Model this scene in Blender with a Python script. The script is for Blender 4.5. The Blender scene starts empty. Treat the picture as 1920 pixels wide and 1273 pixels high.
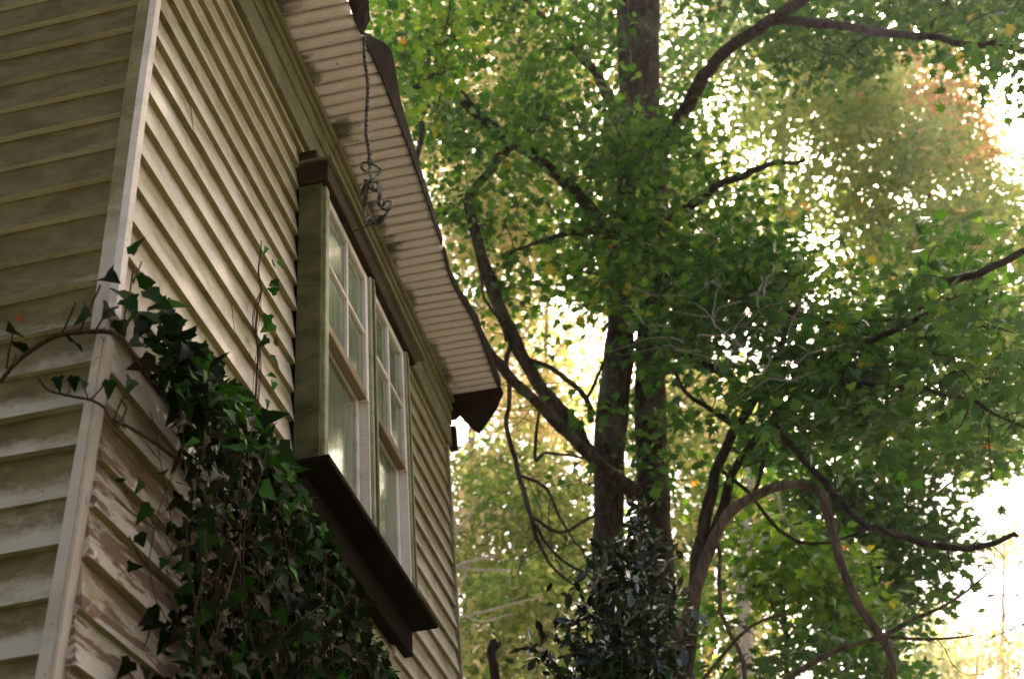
import bpy, math, random
import numpy as np
from mathutils import Matrix, Vector, noise as mnoise

rng = np.random.default_rng(7)
random.seed(7)
SC = bpy.context.scene
COL = SC.collection

# ------------------------------------------------------------------ camera, sky, sun, exposure
F = 2343.4                                    # focal length in pixels of a 1920 px wide frame
YAW, PITCH, ROLL = math.radians(-8.0432), math.radians(35.8203), math.radians(-5.7943)
CAM = np.array([1.34, -2.344, 1.6])

def cam_rotation():
    cy, sy = math.cos(YAW), math.sin(YAW)
    M = np.array([[cy, -sy, 0], [sy, cy, 0], [0, 0, 1]])
    cp, sp = math.cos(PITCH), math.sin(PITCH)
    P = np.array([[1, 0, 0], [0, sp, -cp], [0, cp, sp]])
    c, s = math.cos(ROLL), math.sin(ROLL)
    Q = np.array([[c, -s, 0], [s, c, 0], [0, 0, 1]])
    return Q @ P @ M                          # world -> (right, down, forward)
RC = cam_rotation()

cd = bpy.data.cameras.new('camera')
cam = bpy.data.objects.new('camera', cd)
COL.objects.link(cam)
cd.sensor_width = 36.0
cd.lens = F / 1920 * 36.0
cd.clip_start = 0.05
cd.clip_end = 3000
cd.dof.use_dof = True
cd.dof.focus_distance = 4.5
cd.dof.aperture_fstop = 3.8
rows = np.stack([RC[0], -RC[1], -RC[2]], axis=1)
mw = Matrix([[rows[0][0], rows[0][1], rows[0][2], CAM[0]],
             [rows[1][0], rows[1][1], rows[1][2], CAM[1]],
             [rows[2][0], rows[2][1], rows[2][2], CAM[2]],
             [0, 0, 0, 1]])
cam.matrix_world = mw
SC.camera = cam

SUN_AZ, SUN_EL = math.radians(20), math.radians(50)     # azimuth from +Y towards +X
world = bpy.data.worlds.new('World')
SC.world = world
world.use_nodes = True
wn = world.node_tree
for n in list(wn.nodes):
    wn.nodes.remove(n)
wo = wn.nodes.new('ShaderNodeOutputWorld')
wb = wn.nodes.new('ShaderNodeBackground')
ws = wn.nodes.new('ShaderNodeTexSky')
ws.sky_type = 'NISHITA'
ws.sun_disc = False
ws.sun_elevation = SUN_EL
ws.sun_rotation = SUN_AZ
ws.air_density = 1.0
ws.dust_density = 8.0
ws.ozone_density = 0.6
wb.inputs['Strength'].default_value = 0.15
wt = wn.nodes.new('ShaderNodeMix'); wt.data_type = 'RGBA'; wt.blend_type = 'MULTIPLY'
wt.inputs[0].default_value = 1.0; wt.inputs[7].default_value = (1.0, 0.94, 0.875, 1)      # white balance of the film: warm
wn.links.new(ws.outputs[0], wt.inputs[6])
wn.links.new(wt.outputs[2], wb.inputs['Color'])
wn.links.new(wb.outputs[0], wo.inputs['Surface'])

sl = bpy.data.lights.new('sun', 'SUN')
sl.energy = 4.5
sl.angle = math.radians(0.53)
sl.color = (1.0, 0.9, 0.74)
sun = bpy.data.objects.new('sun', sl)
COL.objects.link(sun)
sdir = Vector((math.sin(SUN_AZ) * math.cos(SUN_EL), math.cos(SUN_AZ) * math.cos(SUN_EL), math.sin(SUN_EL)))
sun.rotation_euler = sdir.to_track_quat('Z', 'Y').to_euler()
sun.location = (3, 20, 30)

vs = SC.view_settings
vs.view_transform = 'Standard'
vs.look = 'None'
vs.exposure = 1.45
vs.gamma = 1.0
vs.use_curve_mapping = False
SC.cycles.use_denoising = True
SC.cycles.max_bounces = 8
SC.cycles.transparent_max_bounces = 8
SC.cycles.sample_clamp_indirect = 3.0

# ------------------------------------------------------------------ placing helpers
def ray(px, py):
    return RC.T @ np.array([(px - 960) / F, (py - 636.5) / F, 1.0])

def P(px, py, D):
    """point seen at a pixel of the photograph, at horizontal distance D from the camera"""
    r = ray(px, py)
    return CAM + r * (D / math.hypot(r[0], r[1]))

def slant(px, py, D):
    return np.linalg.norm(P(px, py, D) - CAM)

# ------------------------------------------------------------------ object helpers
WLOC = {}

def tag(o, label=None, cat=None, group=None, kind=None):
    if label: o['label'] = label
    if cat: o['category'] = cat
    if group: o['group'] = group
    if kind: o['kind'] = kind
    return o

def empty(name, loc, label, cat, group=None):
    o = bpy.data.objects.new(name, None)
    COL.objects.link(o)
    o.location = loc
    o.empty_display_size = 0.2
    WLOC[o.name] = np.array(loc, float)
    return tag(o, label, cat, group)

def place(o, loc, parent):
    w = np.array(loc, float)
    if parent is not None:
        o.parent = parent
        o.location = w - WLOC[parent.name]
    else:
        o.location = w
    WLOC[o.name] = w
    return o

def link(name, me, loc=(0, 0, 0), parent=None):
    o = bpy.data.objects.new(name, me)
    COL.objects.link(o)
    return place(o, loc, parent)

def mesh_np(name, V, faces_flat, sizes, mat, smooth=False, tint=None):
    me = bpy.data.meshes.new(name)
    V = np.asarray(V, np.float32)
    me.vertices.add(len(V))
    me.vertices.foreach_set('co', V.ravel())
    me.loops.add(len(faces_flat))
    me.loops.foreach_set('vertex_index', np.asarray(faces_flat, np.int32))
    sizes = np.asarray(sizes, np.int32)
    me.polygons.add(len(sizes))
    st = np.zeros(len(sizes), np.int32)
    st[1:] = np.cumsum(sizes)[:-1]
    me.polygons.foreach_set('loop_start', st)
    me.polygons.foreach_set('loop_total', sizes)
    if smooth:
        me.polygons.foreach_set('use_smooth', np.ones(len(sizes), bool))
    me.update(calc_edges=True)
    me.validate()
    if tint is not None:
        ca = me.color_attributes.new('tint', 'FLOAT_COLOR', 'POINT')
        c4 = np.ones((len(V), 4), np.float32)
        c4[:, :3] = tint
        ca.data.foreach_set('color', c4.ravel())
    if mat:
        me.materials.append(mat)
    return me

class MB:
    """collects shapes in world space, becomes one mesh object"""
    def __init__(s):
        s.v = []; s.f = []; s.sm = False
    def add(s, V, Fs):
        b = len(s.v)
        s.v.extend([tuple(map(float, p)) for p in V])
        s.f.extend([tuple(i + b for i in f) for f in Fs])
    def box(s, x0, x1, y0, y1, z0, z1):
        V = [(x0, y0, z0), (x1, y0, z0), (x1, y1, z0), (x0, y1, z0), (x0, y0, z1), (x1, y0, z1), (x1, y1, z1), (x0, y1, z1)]
        s.add(V, [(3, 2, 1, 0), (4, 5, 6, 7), (0, 1, 5, 4), (1, 2, 6, 5), (2, 3, 7, 6), (3, 0, 4, 7)])
        return s
    def tube(s, pts, rad, sides=8, rough=0.0, seed=0.0, caps=True, aspect=None):
        pts = np.asarray(pts, float)
        n = len(pts)
        rad = np.broadcast_to(np.asarray(rad, float), (n,))
        T = np.gradient(pts, axis=0)
        T /= np.linalg.norm(T, axis=1)[:, None] + 1e-9
        up = np.array([0.31, 0.17, 0.93]) if abs(T[0][2]) < 0.9 else np.array([1.0, 0.2, 0.1])
        V = []
        u = np.cross(T[0], up); u /= np.linalg.norm(u)
        for i in range(n):
            u = u - T[i] * np.dot(u, T[i])
            u /= np.linalg.norm(u) + 1e-9
            w = np.cross(T[i], u)
            for k in range(sides):
                a = 2 * math.pi * k / sides
                r = rad[i]
                if rough:
                    q = pts[i] * 3.0 / max(0.25, rad[i] * 8)
                    r *= 1 + rough * mnoise.noise((q[0] + math.cos(a) * 1.7 + seed, q[1] + math.sin(a) * 1.7, q[2]))
                V.append(pts[i] + r * (math.cos(a) * u + math.sin(a) * w))
        Fs = []
        for i in range(n - 1):
            for k in range(sides):
                k2 = (k + 1) % sides
                Fs.append((i * sides + k, i * sides + k2, (i + 1) * sides + k2, (i + 1) * sides + k))
        if caps:
            Fs.append(tuple(range(sides))[::-1])
            Fs.append(tuple((n - 1) * sides + k for k in range(sides)))
        s.add(V, Fs)
        return s
    def build(s, name, mat, parent=None, smooth=False, bevel=0.0, origin=None):
        w = np.array(origin if origin is not None else (WLOC[parent.name] if parent is not None else (0, 0, 0)), float)
        V = np.array(s.v, float) - w
        me = bpy.data.meshes.new(name)
        me.from_pydata([tuple(p) for p in V], [], s.f)
        if smooth:
            me.polygons.foreach_set('use_smooth', np.ones(len(me.polygons), bool))
        me.materials.append(mat)
        me.update()
        o = link(name, me, w, parent)
        if bevel:
            m = o.modifiers.new('bevel', 'BEVEL'); m.width = bevel; m.segments = 1
        return o

def spline(pts, step=0.12, jitter=0.0):
    """Catmull-Rom through (x,y,z,r) rows"""
    A = np.asarray(pts, float)
    A = np.vstack([2 * A[0] - A[1], A, 2 * A[-1] - A[-2]])
    out = []
    for i in range(1, len(A) - 2):
        p0, p1, p2, p3 = A[i - 1], A[i], A[i + 1], A[i + 2]
        m = max(2, int(np.linalg.norm(p2[:3] - p1[:3]) / step))
        for k in range(m):
            t = k / m
            out.append(0.5 * ((2 * p1) + (-p0 + p2) * t + (2 * p0 - 5 * p1 + 4 * p2 - p3) * t * t + (-p0 + 3 * p1 - 3 * p2 + p3) * t ** 3))
    out.append(A[-2])
    out = np.array(out)
    if jitter:
        for q in out[1:-1]:
            n = np.array(mnoise.noise_vector((q[0] * 2.3, q[1] * 2.3, q[2] * 2.3))) + 0.45 * np.array(mnoise.noise_vector((q[0] * 7, q[1] * 7, q[2] * 7)))
            q[:3] += n * jitter
            q[3] *= 1 + 2.2 * min(jitter, 0.05) * mnoise.noise((q[0] * 6, q[1] * 6, q[2] * 6 + 3))
    out[:, 3] = np.maximum(out[:, 3], 0.0012)
    return out

def limb_path(rows, D, step=0.12, jitter=0.02):
    """rows of (px, py, width px[, D]) -> smoothed world path with radii"""
    pts = []
    for r in rows:
        d = r[3] if len(r) > 3 else D
        p = P(r[0], r[1], d)
        pts.append((*p, r[2] * 0.5 * np.linalg.norm(p - CAM) / F * 0.68))
    return spline(pts, step, jitter)

# ------------------------------------------------------------------ materials
def mat_new(name):
    m = bpy.data.materials.new(name)
    m.use_nodes = True
    nt = m.node_tree
    for n in list(nt.nodes):
        nt.nodes.remove(n)
    out = nt.nodes.new('ShaderNodeOutputMaterial')
    return m, nt, out

class N:
    def __init__(s, nt): s.nt = nt
    def node(s, t, **kw):
        n = s.nt.nodes.new(t)
        for k, v in kw.items(): setattr(n, k, v)
        return n
    def link(s, a, b): s.nt.links.new(a, b)
    def setin(s, sock, v):
        if isinstance(v, bpy.types.NodeSocket): s.link(v, sock)
        elif v is not None:
            if sock.type == 'RGBA' and len(v) == 3: v = (*v, 1)
            sock.default_value = v
    def noise(s, vec, scale, detail=4, rough=0.55, dist=0.0):
        n = s.node('ShaderNodeTexNoise')
        s.setin(n.inputs['Vector'], vec)
        n.inputs['Scale'].default_value = scale; n.inputs['Detail'].default_value = detail
        n.inputs['Roughness'].default_value = rough; n.inputs['Distortion'].default_value = dist
        return n.outputs['Fac']
    def ramp(s, fac, a, b, lo=0.0, hi=1.0):
        n = s.node('ShaderNodeMapRange'); n.clamp = True; n.interpolation_type = 'SMOOTHSTEP'
        s.setin(n.inputs['Value'], fac)
        for i, v in zip((1, 2, 3, 4), (a, b, lo, hi)): n.inputs[i].default_value = v
        return n.outputs[0]
    def math(s, op, a, b=None, clamp=False):
        n = s.node('ShaderNodeMath', operation=op); n.use_clamp = clamp
        s.setin(n.inputs[0], a)
        if b is not None: s.setin(n.inputs[1], b)
        return n.outputs[0]
    def mix(s, fac, a, b, mode='MIX'):
        n = s.node('ShaderNodeMix', data_type='RGBA', blend_type=mode)
        s.setin(n.inputs[0], fac); s.setin(n.inputs[6], a); s.setin(n.inputs[7], b)
        return n.outputs[2]
    def mapping(s, vec, scale=(1, 1, 1), loc=None):
        n = s.node('ShaderNodeMapping')
        s.setin(n.inputs['Vector'], vec); n.inputs['Scale'].default_value = scale
        if loc is not None: s.setin(n.inputs['Location'], loc)
        return n.outputs[0]
    def bump(s, h, strength=0.3, dist=0.01):
        n = s.node('ShaderNodeBump'); n.inputs['Strength'].default_value = strength
        n.inputs['Distance'].default_value = dist; s.link(h, n.inputs['Height'])
        return n.outputs[0]
    def pos(s): return s.node('ShaderNodeNewGeometry').outputs['Position']
    def obj(s): return s.node('ShaderNodeTexCoord').outputs['Object']
    def rnd(s): return s.node('ShaderNodeObjectInfo').outputs['Random']
    def sep(s, v):
        n = s.node('ShaderNodeSeparateXYZ'); s.link(v, n.inputs[0]); return n.outputs
    def comb(s, x, y, z):
        n = s.node('ShaderNodeCombineXYZ')
        for i, v in enumerate((x, y, z)): s.setin(n.inputs[i], v)
        return n.outputs[0]
    def pbr(s, out, color, rough=0.6, spec=0.4, normal=None, **kw):
        b = s.node('ShaderNodeBsdfPrincipled')
        s.setin(b.inputs['Base Color'], color); s.setin(b.inputs['Roughness'], rough)
        b.inputs['Specular IOR Level'].default_value = spec
        if normal is not None: s.link(normal, b.inputs['Normal'])
        for k, v in kw.items(): b.inputs[k].default_value = v
        if out is not None: s.link(b.outputs[0], out.inputs['Surface'])
        return b.outputs[0]

def board_mat(name, clean, dirt, amount, along, height_fade=None, spec=0.25, peel=None, washed=True, spread=0.12, crisp=False):
    """weathered painted boards: object space z runs up the board, `along` is the grain axis"""
    m, nt, out = mat_new(name); n = N(nt)
    o = n.obj(); r = n.rnd(); p = n.pos()
    off = n.comb(n.math('MULTIPLY', r, 37.0), n.math('MULTIPLY', r, 91.0), n.math('MULTIPLY', r, 13.0))
    sc = (9, 1.2, 9) if along == 'Y' else (1.2, 9, 9)
    gv = n.mapping(o, sc, off)
    grain = n.noise(gv, 9, 5, 0.6)
    blotch = n.noise(n.mapping(o, (3, 3, 6), off), 1.6, 5, 0.62, 0.4)
    fine = n.noise(p, 60, 3, 0.7)
    big = n.noise(p, 1.7, 3, 0.6)
    fac = n.math('ADD', n.math('MULTIPLY', blotch, 0.65), n.math('MULTIPLY', big, 0.35))
    fac = n.math('ADD', fac, n.math('MULTIPLY', n.math('SUBTRACT', r, 0.5), 0.22))
    fac = n.math('ADD', fac, n.math('MULTIPLY', n.math('SUBTRACT', fine, 0.5), 0.18))
    if crisp:                                                       # streaky moss and flaked patches
        st = n.noise(n.mapping(o, (5, 5, 14), off), 4.5, 6, 0.72, 0.8)
        fac = n.math('ADD', fac, n.math('MULTIPLY', n.math('SUBTRACT', st, 0.5), 0.38))
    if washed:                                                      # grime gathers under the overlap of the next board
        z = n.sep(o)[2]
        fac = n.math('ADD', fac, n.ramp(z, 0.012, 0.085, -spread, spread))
    if height_fade:
        fac = n.math('ADD', fac, n.ramp(n.sep(p)[2], height_fade[0], height_fade[1], height_fade[2], height_fade[3]))
    fac = n.ramp(fac, 0.55 - amount * 0.5, 0.98 - amount * 0.5)
    tone = n.mix(grain, tuple(c * 0.88 for c in clean), tuple(min(1, c * 1.08) for c in clean))
    dark = n.mix(n.ramp(n.noise(n.mapping(p, (1, 1, 1.8)), 7.0, 6, 0.7, 0.5), 0.38, 0.62), dirt[0], dirt[1])
    colr = n.mix(fac, tone, dark)
    if peel:
        pm = n.noise(n.mapping(o, (7, 1.3, 7), off), 2.4, 6, 0.68, 0.5)
        pz = n.ramp(n.sep(p)[2], 3.75, 3.3, -0.3, 0.1)
        pf = n.ramp(n.math('ADD', pm, pz), 0.56, 0.62)
        colr = n.mix(pf, colr, n.mix(grain, (0.085, 0.05, 0.03), (0.21, 0.14, 0.095)))
        specks = n.ramp(n.noise(p, 38, 2, 0.5), 0.70, 0.74)
        colr = n.mix(n.math('MULTIPLY', specks, 0.55), colr, (0.10, 0.075, 0.05))
    else:
        specks = n.ramp(n.noise(p, 45, 2, 0.5), 0.71, 0.75)
        colr = n.mix(n.math('MULTIPLY', specks, 0.5), colr, (0.07, 0.055, 0.03))
    h = n.math('ADD', grain, n.math('MULTIPLY', fine, 0.4))
    n.pbr(out, colr, 0.8, spec, n.bump(h, 0.45, 0.005))
    return m

M = {}
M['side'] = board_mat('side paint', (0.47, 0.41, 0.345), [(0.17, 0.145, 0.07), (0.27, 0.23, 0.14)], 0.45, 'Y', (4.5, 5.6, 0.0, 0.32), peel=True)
M['edge'] = board_mat('olive board edge', (0.27, 0.235, 0.105), [(0.085, 0.07, 0.024), (0.18, 0.155, 0.065)], 0.35, 'Y', washed=False)  # darker olive on the downward butt faces of the side boards
M['front_edge'] = board_mat('front board edge', (0.46, 0.44, 0.31), [(0.20, 0.18, 0.09), (0.30, 0.28, 0.17)], 0.28, 'X', (3.0, 3.8, 0.45, 0.0), washed=False)  # low edges darkened to paint the shadow lines under the boards
M['front'] = board_mat('front paint', (0.34, 0.31, 0.235), [(0.080, 0.058, 0.018), (0.125, 0.102, 0.038)], 0.62, 'X', (3.1, 4.3, -0.02, 0.42), spread=0.20, crisp=True)  # darker than the side paint: mildew, plus shade put into the colour
M['corner'] = board_mat('corner paint', (0.40, 0.34, 0.275), [(0.12, 0.10, 0.04), (0.18, 0.15, 0.07)], 0.15, 'Z', (3.6, 4.1, -0.1, 0.42), washed=False)
M['frieze'] = board_mat('frieze paint', (0.18, 0.165, 0.085), [(0.06, 0.056, 0.018), (0.105, 0.095, 0.036)], 0.55, 'Y', washed=False)
M['casing'] = board_mat('casing paint', (0.33, 0.325, 0.21), [(0.09, 0.10, 0.034), (0.17, 0.17, 0.08)], 0.42, 'Z', washed=False)
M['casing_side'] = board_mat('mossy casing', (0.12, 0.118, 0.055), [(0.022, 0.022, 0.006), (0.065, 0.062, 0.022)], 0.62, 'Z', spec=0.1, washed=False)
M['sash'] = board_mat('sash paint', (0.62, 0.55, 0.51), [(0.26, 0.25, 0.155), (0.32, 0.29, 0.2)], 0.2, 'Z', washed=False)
M['rail_under'] = board_mat('olive brown sash rail', (0.20, 0.155, 0.09), [(0.08, 0.06, 0.026), (0.13, 0.10, 0.05)], 0.4, 'Y', washed=False)  # olive brown tone for the bottom rail of the upper sashes
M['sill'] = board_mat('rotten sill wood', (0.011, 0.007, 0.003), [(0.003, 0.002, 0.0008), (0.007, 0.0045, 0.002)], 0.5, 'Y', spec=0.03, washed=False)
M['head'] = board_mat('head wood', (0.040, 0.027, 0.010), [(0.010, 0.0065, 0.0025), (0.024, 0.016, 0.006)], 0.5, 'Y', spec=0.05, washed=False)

def simple_mat(name, c1, c2, rough=0.7, scale=6.0, spec=0.3, bump=0.2, stretch=(1, 1, 1)):
    m, nt, out = mat_new(name); n = N(nt)
    f = n.noise(n.mapping(n.pos(), stretch), scale, 5, 0.6)
    n.pbr(out, n.mix(n.ramp(f, 0.3, 0.7), c1, c2), rough, spec, n.bump(f, bump, 0.01))
    return m
M['sheath'] = simple_mat('wall sheathing', (0.10, 0.08, 0.05), (0.16, 0.13, 0.08))
M['dark_tin'] = simple_mat('dark rusted tin', (0.008, 0.005, 0.003), (0.024, 0.014, 0.008), 0.85, 12, 0.12)
M['roof'] = simple_mat('rusty roof tin', (0.08, 0.05, 0.035), (0.16, 0.12, 0.1), 0.6, 4, 0.4)
M['wire'] = simple_mat('weathered wire', (0.006, 0.006, 0.005), (0.10, 0.10, 0.085), 0.6, 55, 0.15)
M['room'] = simple_mat('unlit room backing', (0.03, 0.03, 0.018), (0.05, 0.05, 0.03))
M['curtain'] = simple_mat('old curtain', (0.30, 0.26, 0.22), (0.40, 0.36, 0.31), 0.9, 3, 0.1, 0.2, (1, 8, 0.6))

LAM = 0.0675                                     # pitch of the corrugated iron
def soffit_mat():
    m, nt, out = mat_new('soffit tin'); n = N(nt)
    p = n.pos()
    big = n.noise(p, 3.2, 5, 0.6, 0.3)
    gr = n.math('ABSOLUTE', n.math('SINE', n.math('MULTIPLY', n.sep(p)[1], math.pi / LAM)))
    fine = n.noise(p, 70, 3, 0.7)
    col = n.mix(n.ramp(fine, 0.3, 0.7), (0.66, 0.59, 0.60), (0.75, 0.68, 0.69))
    x = n.sep(p)[0]
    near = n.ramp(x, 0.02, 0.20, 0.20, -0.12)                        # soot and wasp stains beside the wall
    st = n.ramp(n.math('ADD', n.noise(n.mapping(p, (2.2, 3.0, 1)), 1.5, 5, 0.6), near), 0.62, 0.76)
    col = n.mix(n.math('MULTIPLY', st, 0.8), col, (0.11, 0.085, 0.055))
    col = n.mix(n.math('MULTIPLY', n.ramp(big, 0.55, 0.8), 0.35), col, (0.36, 0.30, 0.22))
    for cx, cy, rr in ((0.07, 1.63, 0.115), (0.02, 0.85, 0.16), (0.06, 2.50, 0.10), (0.03, 3.78, 0.085), (0.03, 2.20, 0.07), (0.02, 1.15, 0.06)):
        vd = n.node('ShaderNodeVectorMath', operation='DISTANCE'); n.link(p, vd.inputs[0]); vd.inputs[1].default_value = (cx, cy, 5.865)
        dd = n.math('ADD', vd.outputs['Value'], n.math('MULTIPLY', n.math('SUBTRACT', n.noise(n.mapping(p, (0.7, 1.5, 1)), 13, 6, 0.72), 0.5), 0.30))
        col = n.mix(n.ramp(dd, rr * 0.25, rr * 1.05, 0.85, 0.0), col, (0.065, 0.048, 0.028))
    rust = n.ramp(n.math('ADD', n.noise(p, 9, 4, 0.6), n.ramp(x, 0.26, 0.36, -0.15, 0.12)), 0.62, 0.72)
    col = n.mix(n.math('MULTIPLY', rust, 0.6), col, (0.22, 0.13, 0.05))
    groove_shade = n.math('MULTIPLY', n.ramp(gr, 0.0, 0.62, 0.9, 0.0), n.ramp(n.noise(p, 6, 4, 0.6), 0.25, 0.6, 0.4, 0.9))
    col = n.mix(groove_shade, col, (0.17, 0.14, 0.105))                      # shade of the grooves, painted as dark lines
    specks = n.ramp(n.noise(p, 30, 2, 0.5), 0.74, 0.77)
    col = n.mix(n.math('MULTIPLY', specks, 0.7), col, (0.08, 0.05, 0.03))
    n.pbr(out, col, 0.6, 0.3, n.bump(fine, 0.1, 0.002))
    return m
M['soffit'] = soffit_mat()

def glass_mat():
    m, nt, out = mat_new('dirty window glass'); n = N(nt)
    p = n.pos()
    g = n.node('ShaderNodeBsdfGlass'); g.inputs['Color'].default_value = (0.72, 0.82, 0.72, 1)
    g.inputs['Roughness'].default_value = 0.06; g.inputs['IOR'].default_value = 1.5
    wob = n.noise(p, 7, 2, 0.5)
    n.link(n.bump(wob, 0.25, 0.02), g.inputs['Normal'])
    d = n.node('ShaderNodeBsdfDiffuse'); n.setin(d.inputs['Color'], n.mix(n.noise(p, 14, 4, 0.6), (0.13, 0.15, 0.095), (0.26, 0.27, 0.19)))
    dirt = n.ramp(n.noise(n.mapping(p, (5, 11, 1.1)), 2.2, 6, 0.65), 0.32, 0.72, 0.12, 0.85)
    mx = n.node('ShaderNodeMixShader'); n.setin(mx.inputs[0], dirt)
    n.link(g.outputs[0], mx.inputs[1]); n.link(d.outputs[0], mx.inputs[2])
    gl = n.node('ShaderNodeBsdfGlossy'); gl.inputs['Roughness'].default_value = 0.12
    gl.inputs['Color'].default_value = (0.9, 0.95, 0.9, 1)
    fr = n.node('ShaderNodeFresnel'); fr.inputs['IOR'].default_value = 1.6
    mx2 = n.node('ShaderNodeMixShader'); n.link(fr.outputs[0], mx2.inputs[0])
    n.link(mx.outputs[0], mx2.inputs[1]); n.link(gl.outputs[0], mx2.inputs[2])
    n.link(mx2.outputs[0], out.inputs['Surface'])
    return m
M['glass'] = glass_mat()

def bark_mat(name, c1, c2, moss=None, scale=1.0):
    m, nt, out = mat_new(name); n = N(nt)
    p = n.pos()
    pv = n.mapping(p, (1, 1, 0.28))
    a = n.noise(pv, 26 * scale, 5, 0.65, 0.6)
    b = n.noise(p, 3.1, 4, 0.6)
    col = n.mix(n.ramp(a, 0.35, 0.68), c1, c2)
    if moss: col = n.mix(n.ramp(b, 0.5, 0.68, 0, 0.75), col, moss)
    h = n.math('ADD', a, n.math('MULTIPLY', b, 0.5))
    n.pbr(out, col, 0.9, 0.15, n.bump(h, 0.9, 0.03))
    return m
M['bark'] = bark_mat('maple bark', (0.012, 0.008, 0.005), (0.072, 0.051, 0.030), (0.10, 0.105, 0.065))
M['bark_dark'] = bark_mat('dark bark', (0.013, 0.009, 0.005), (0.058, 0.040, 0.023))
M['bark_grey'] = bark_mat('grey bark', (0.05, 0.034, 0.022), (0.14, 0.10, 0.07))
M['bark_sunlit'] = bark_mat('sun-lightened bark', (0.45, 0.35, 0.28), (0.66, 0.55, 0.47))  # colour raised to paint sunlight and flare onto the wood
M['twig_grey'] = bark_mat('lichen twig', (0.13, 0.115, 0.09), (0.30, 0.27, 0.22), None, 2)
M['stem'] = bark_mat('ivy stem', (0.030, 0.017, 0.007), (0.085, 0.052, 0.02), None, 3)

def leaf_mat(name, trans=0.45, rough=0.45, spec=0.5, gain=(1.9, 1.9, 0.7)):
    m, nt, out = mat_new(name); n = N(nt)
    at = n.node('ShaderNodeVertexColor', layer_name='tint')
    v = n.noise(n.pos(), 9, 2, 0.5)
    col = n.mix(v, n.mix(1.0, at.outputs[0], (0.78, 0.78, 0.78), 'MULTIPLY'), n.mix(1.0, at.outputs[0], (1.2, 1.2, 1.1), 'MULTIPLY'))
    s1 = n.pbr(None, col, rough, spec)
    t = n.node('ShaderNodeBsdfTranslucent')
    n.setin(t.inputs['Color'], n.mix(1.0, col, gain, 'MULTIPLY'))
    mx = n.node('ShaderNodeMixShader'); mx.inputs[0].default_value = trans
    n.link(s1, mx.inputs[1]); n.link(t.outputs[0], mx.inputs[2])
    n.link(mx.outputs[0], out.inputs['Surface'])
    return m
M['leaf'] = leaf_mat('tree leaf', 0.45, 0.42, 0.5)
M['leaf_far'] = leaf_mat('far leaf', 0.58, 0.6, 0.3, (1.9, 1.8, 1.05))
M['leaf_ivy'] = leaf_mat('ivy leaf', 0.15, 0.6, 0.035, (1.5, 1.7, 0.5))
M['leaf_shrub'] = leaf_mat('shrub leaf', 0.04, 0.16, 0.5, (1.5, 1.7, 0.5))

def ground_mat():
    m, nt, out = mat_new('leaf litter ground'); n = N(nt)
    p = n.pos()
    a = n.noise(p, 0.6, 5, 0.6); b = n.noise(p, 9, 5, 0.7)
    col = n.mix(n.ramp(b, 0.3, 0.7), (0.12, 0.105, 0.08), (0.26, 0.235, 0.195))
    col = n.mix(n.ramp(a, 0.45, 0.6), col, (0.10, 0.11, 0.035))
    n.pbr(out, col, 0.95, 0.1, n.bump(b, 0.6, 0.05))
    return m
M['ground'] = ground_mat()

# ------------------------------------------------------------------ ground
def ground_h(x, y):
    d = math.hypot(x, y)
    r = max(0.0, d - 14)
    return 0.10 * min(r, 60) * (0.5 + 0.5 * max(0, y) / (d + 1e-6)) + 0.25 * mnoise.noise((x * 0.08, y * 0.08, 0)) * min(1, d / 10)
ang = np.linspace(0, 2 * math.pi, 49)[:-1]
rad = [0.0, 2, 4, 6, 9, 12, 15, 19, 24, 30, 38, 50, 70, 100, 150, 230, 300]
V = [(0, 0, ground_h(0, 0))]
for r in rad[1:]:
    for a in ang:
        x, y = r * math.cos(a), r * math.sin(a)
        V.append((x, y, ground_h(x, y)))
Fs = [(0, 1 + k, 1 + (k + 1) % 48) for k in range(48)]
for i in range(len(rad) - 2):
    for k in range(48):
        a = 1 + i * 48 + k; b = 1 + i * 48 + (k + 1) % 48
        Fs.append((a, a + 48, b + 48, b))
g = MB(); g.add(V, Fs)
tag(g.build('ground', M['ground'], smooth=True), kind='structure')

# ------------------------------------------------------------------ house
E_H = 0.1265                                    # exposure of the clapboards
Y_FAR = 3.96
X_BACK = -3.8
Z_TOP = 5.862
house = empty('house', (0, 0, 0), 'old white clapboard house with peeling paint and a double window under its eave', 'house')

side_wall = MB().box(X_BACK, -0.027, 0.03, Y_FAR, 0.0, 6.02).build('wall', M['sheath'], house)
front_wall = MB().box(X_BACK, -0.03, 0.004, 0.028, 0.0, 6.02).build('wall', M['sheath'], house)

def clapboard_mesh(length, axis, seed, warp=0.0025):
    """axis 'Y': runs along +Y facing +X; axis 'X': runs along -X facing -Y. local z up from the butt"""
    r = random.Random(seed)
    n = max(2, int(length / 0.28))
    t = 0.0265; top = E_H + 0.02
    prof = [(0.0005, 0.0), (t, 0.0), (t - 0.0015, 0.006), (0.004, top), (0.0005, top)]
    V = []; Fs = []
    for i in range(n + 1):
        s = length * i / n
        dw = warp * mnoise.noise((s * 1.1, seed * 3.1, 0)); dz = warp * 1.2 * mnoise.noise((s * 0.8, seed * 3.1, 5))
        for k, (d, z) in enumerate(prof):
            dd = d + (dw if k in (1, 2) else 0)
            zz = z + (dz if k < 3 else 0)
            V.append((dd, s, zz) if axis == 'Y' else (-s, -dd, zz))
    m = len(prof)
    for i in range(n):
        for k in range(m):
            k2 = (k + 1) % m
            f = (i * m + k, (i + 1) * m + k, (i + 1) * m + k2, i * m + k2)
            Fs.append(f[::-1] if axis == 'Y' else f[::-1])
    Fs.append(tuple(range(m))); Fs.append(tuple(n * m + k for k in range(m))[::-1])
    me = bpy.data.meshes.new('clapboard')
    me.from_pydata(V, [], Fs)
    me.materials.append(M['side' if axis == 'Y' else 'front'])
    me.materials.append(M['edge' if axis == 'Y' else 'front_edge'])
    me.update()
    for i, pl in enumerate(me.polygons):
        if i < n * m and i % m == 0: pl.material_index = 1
    return me

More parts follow.
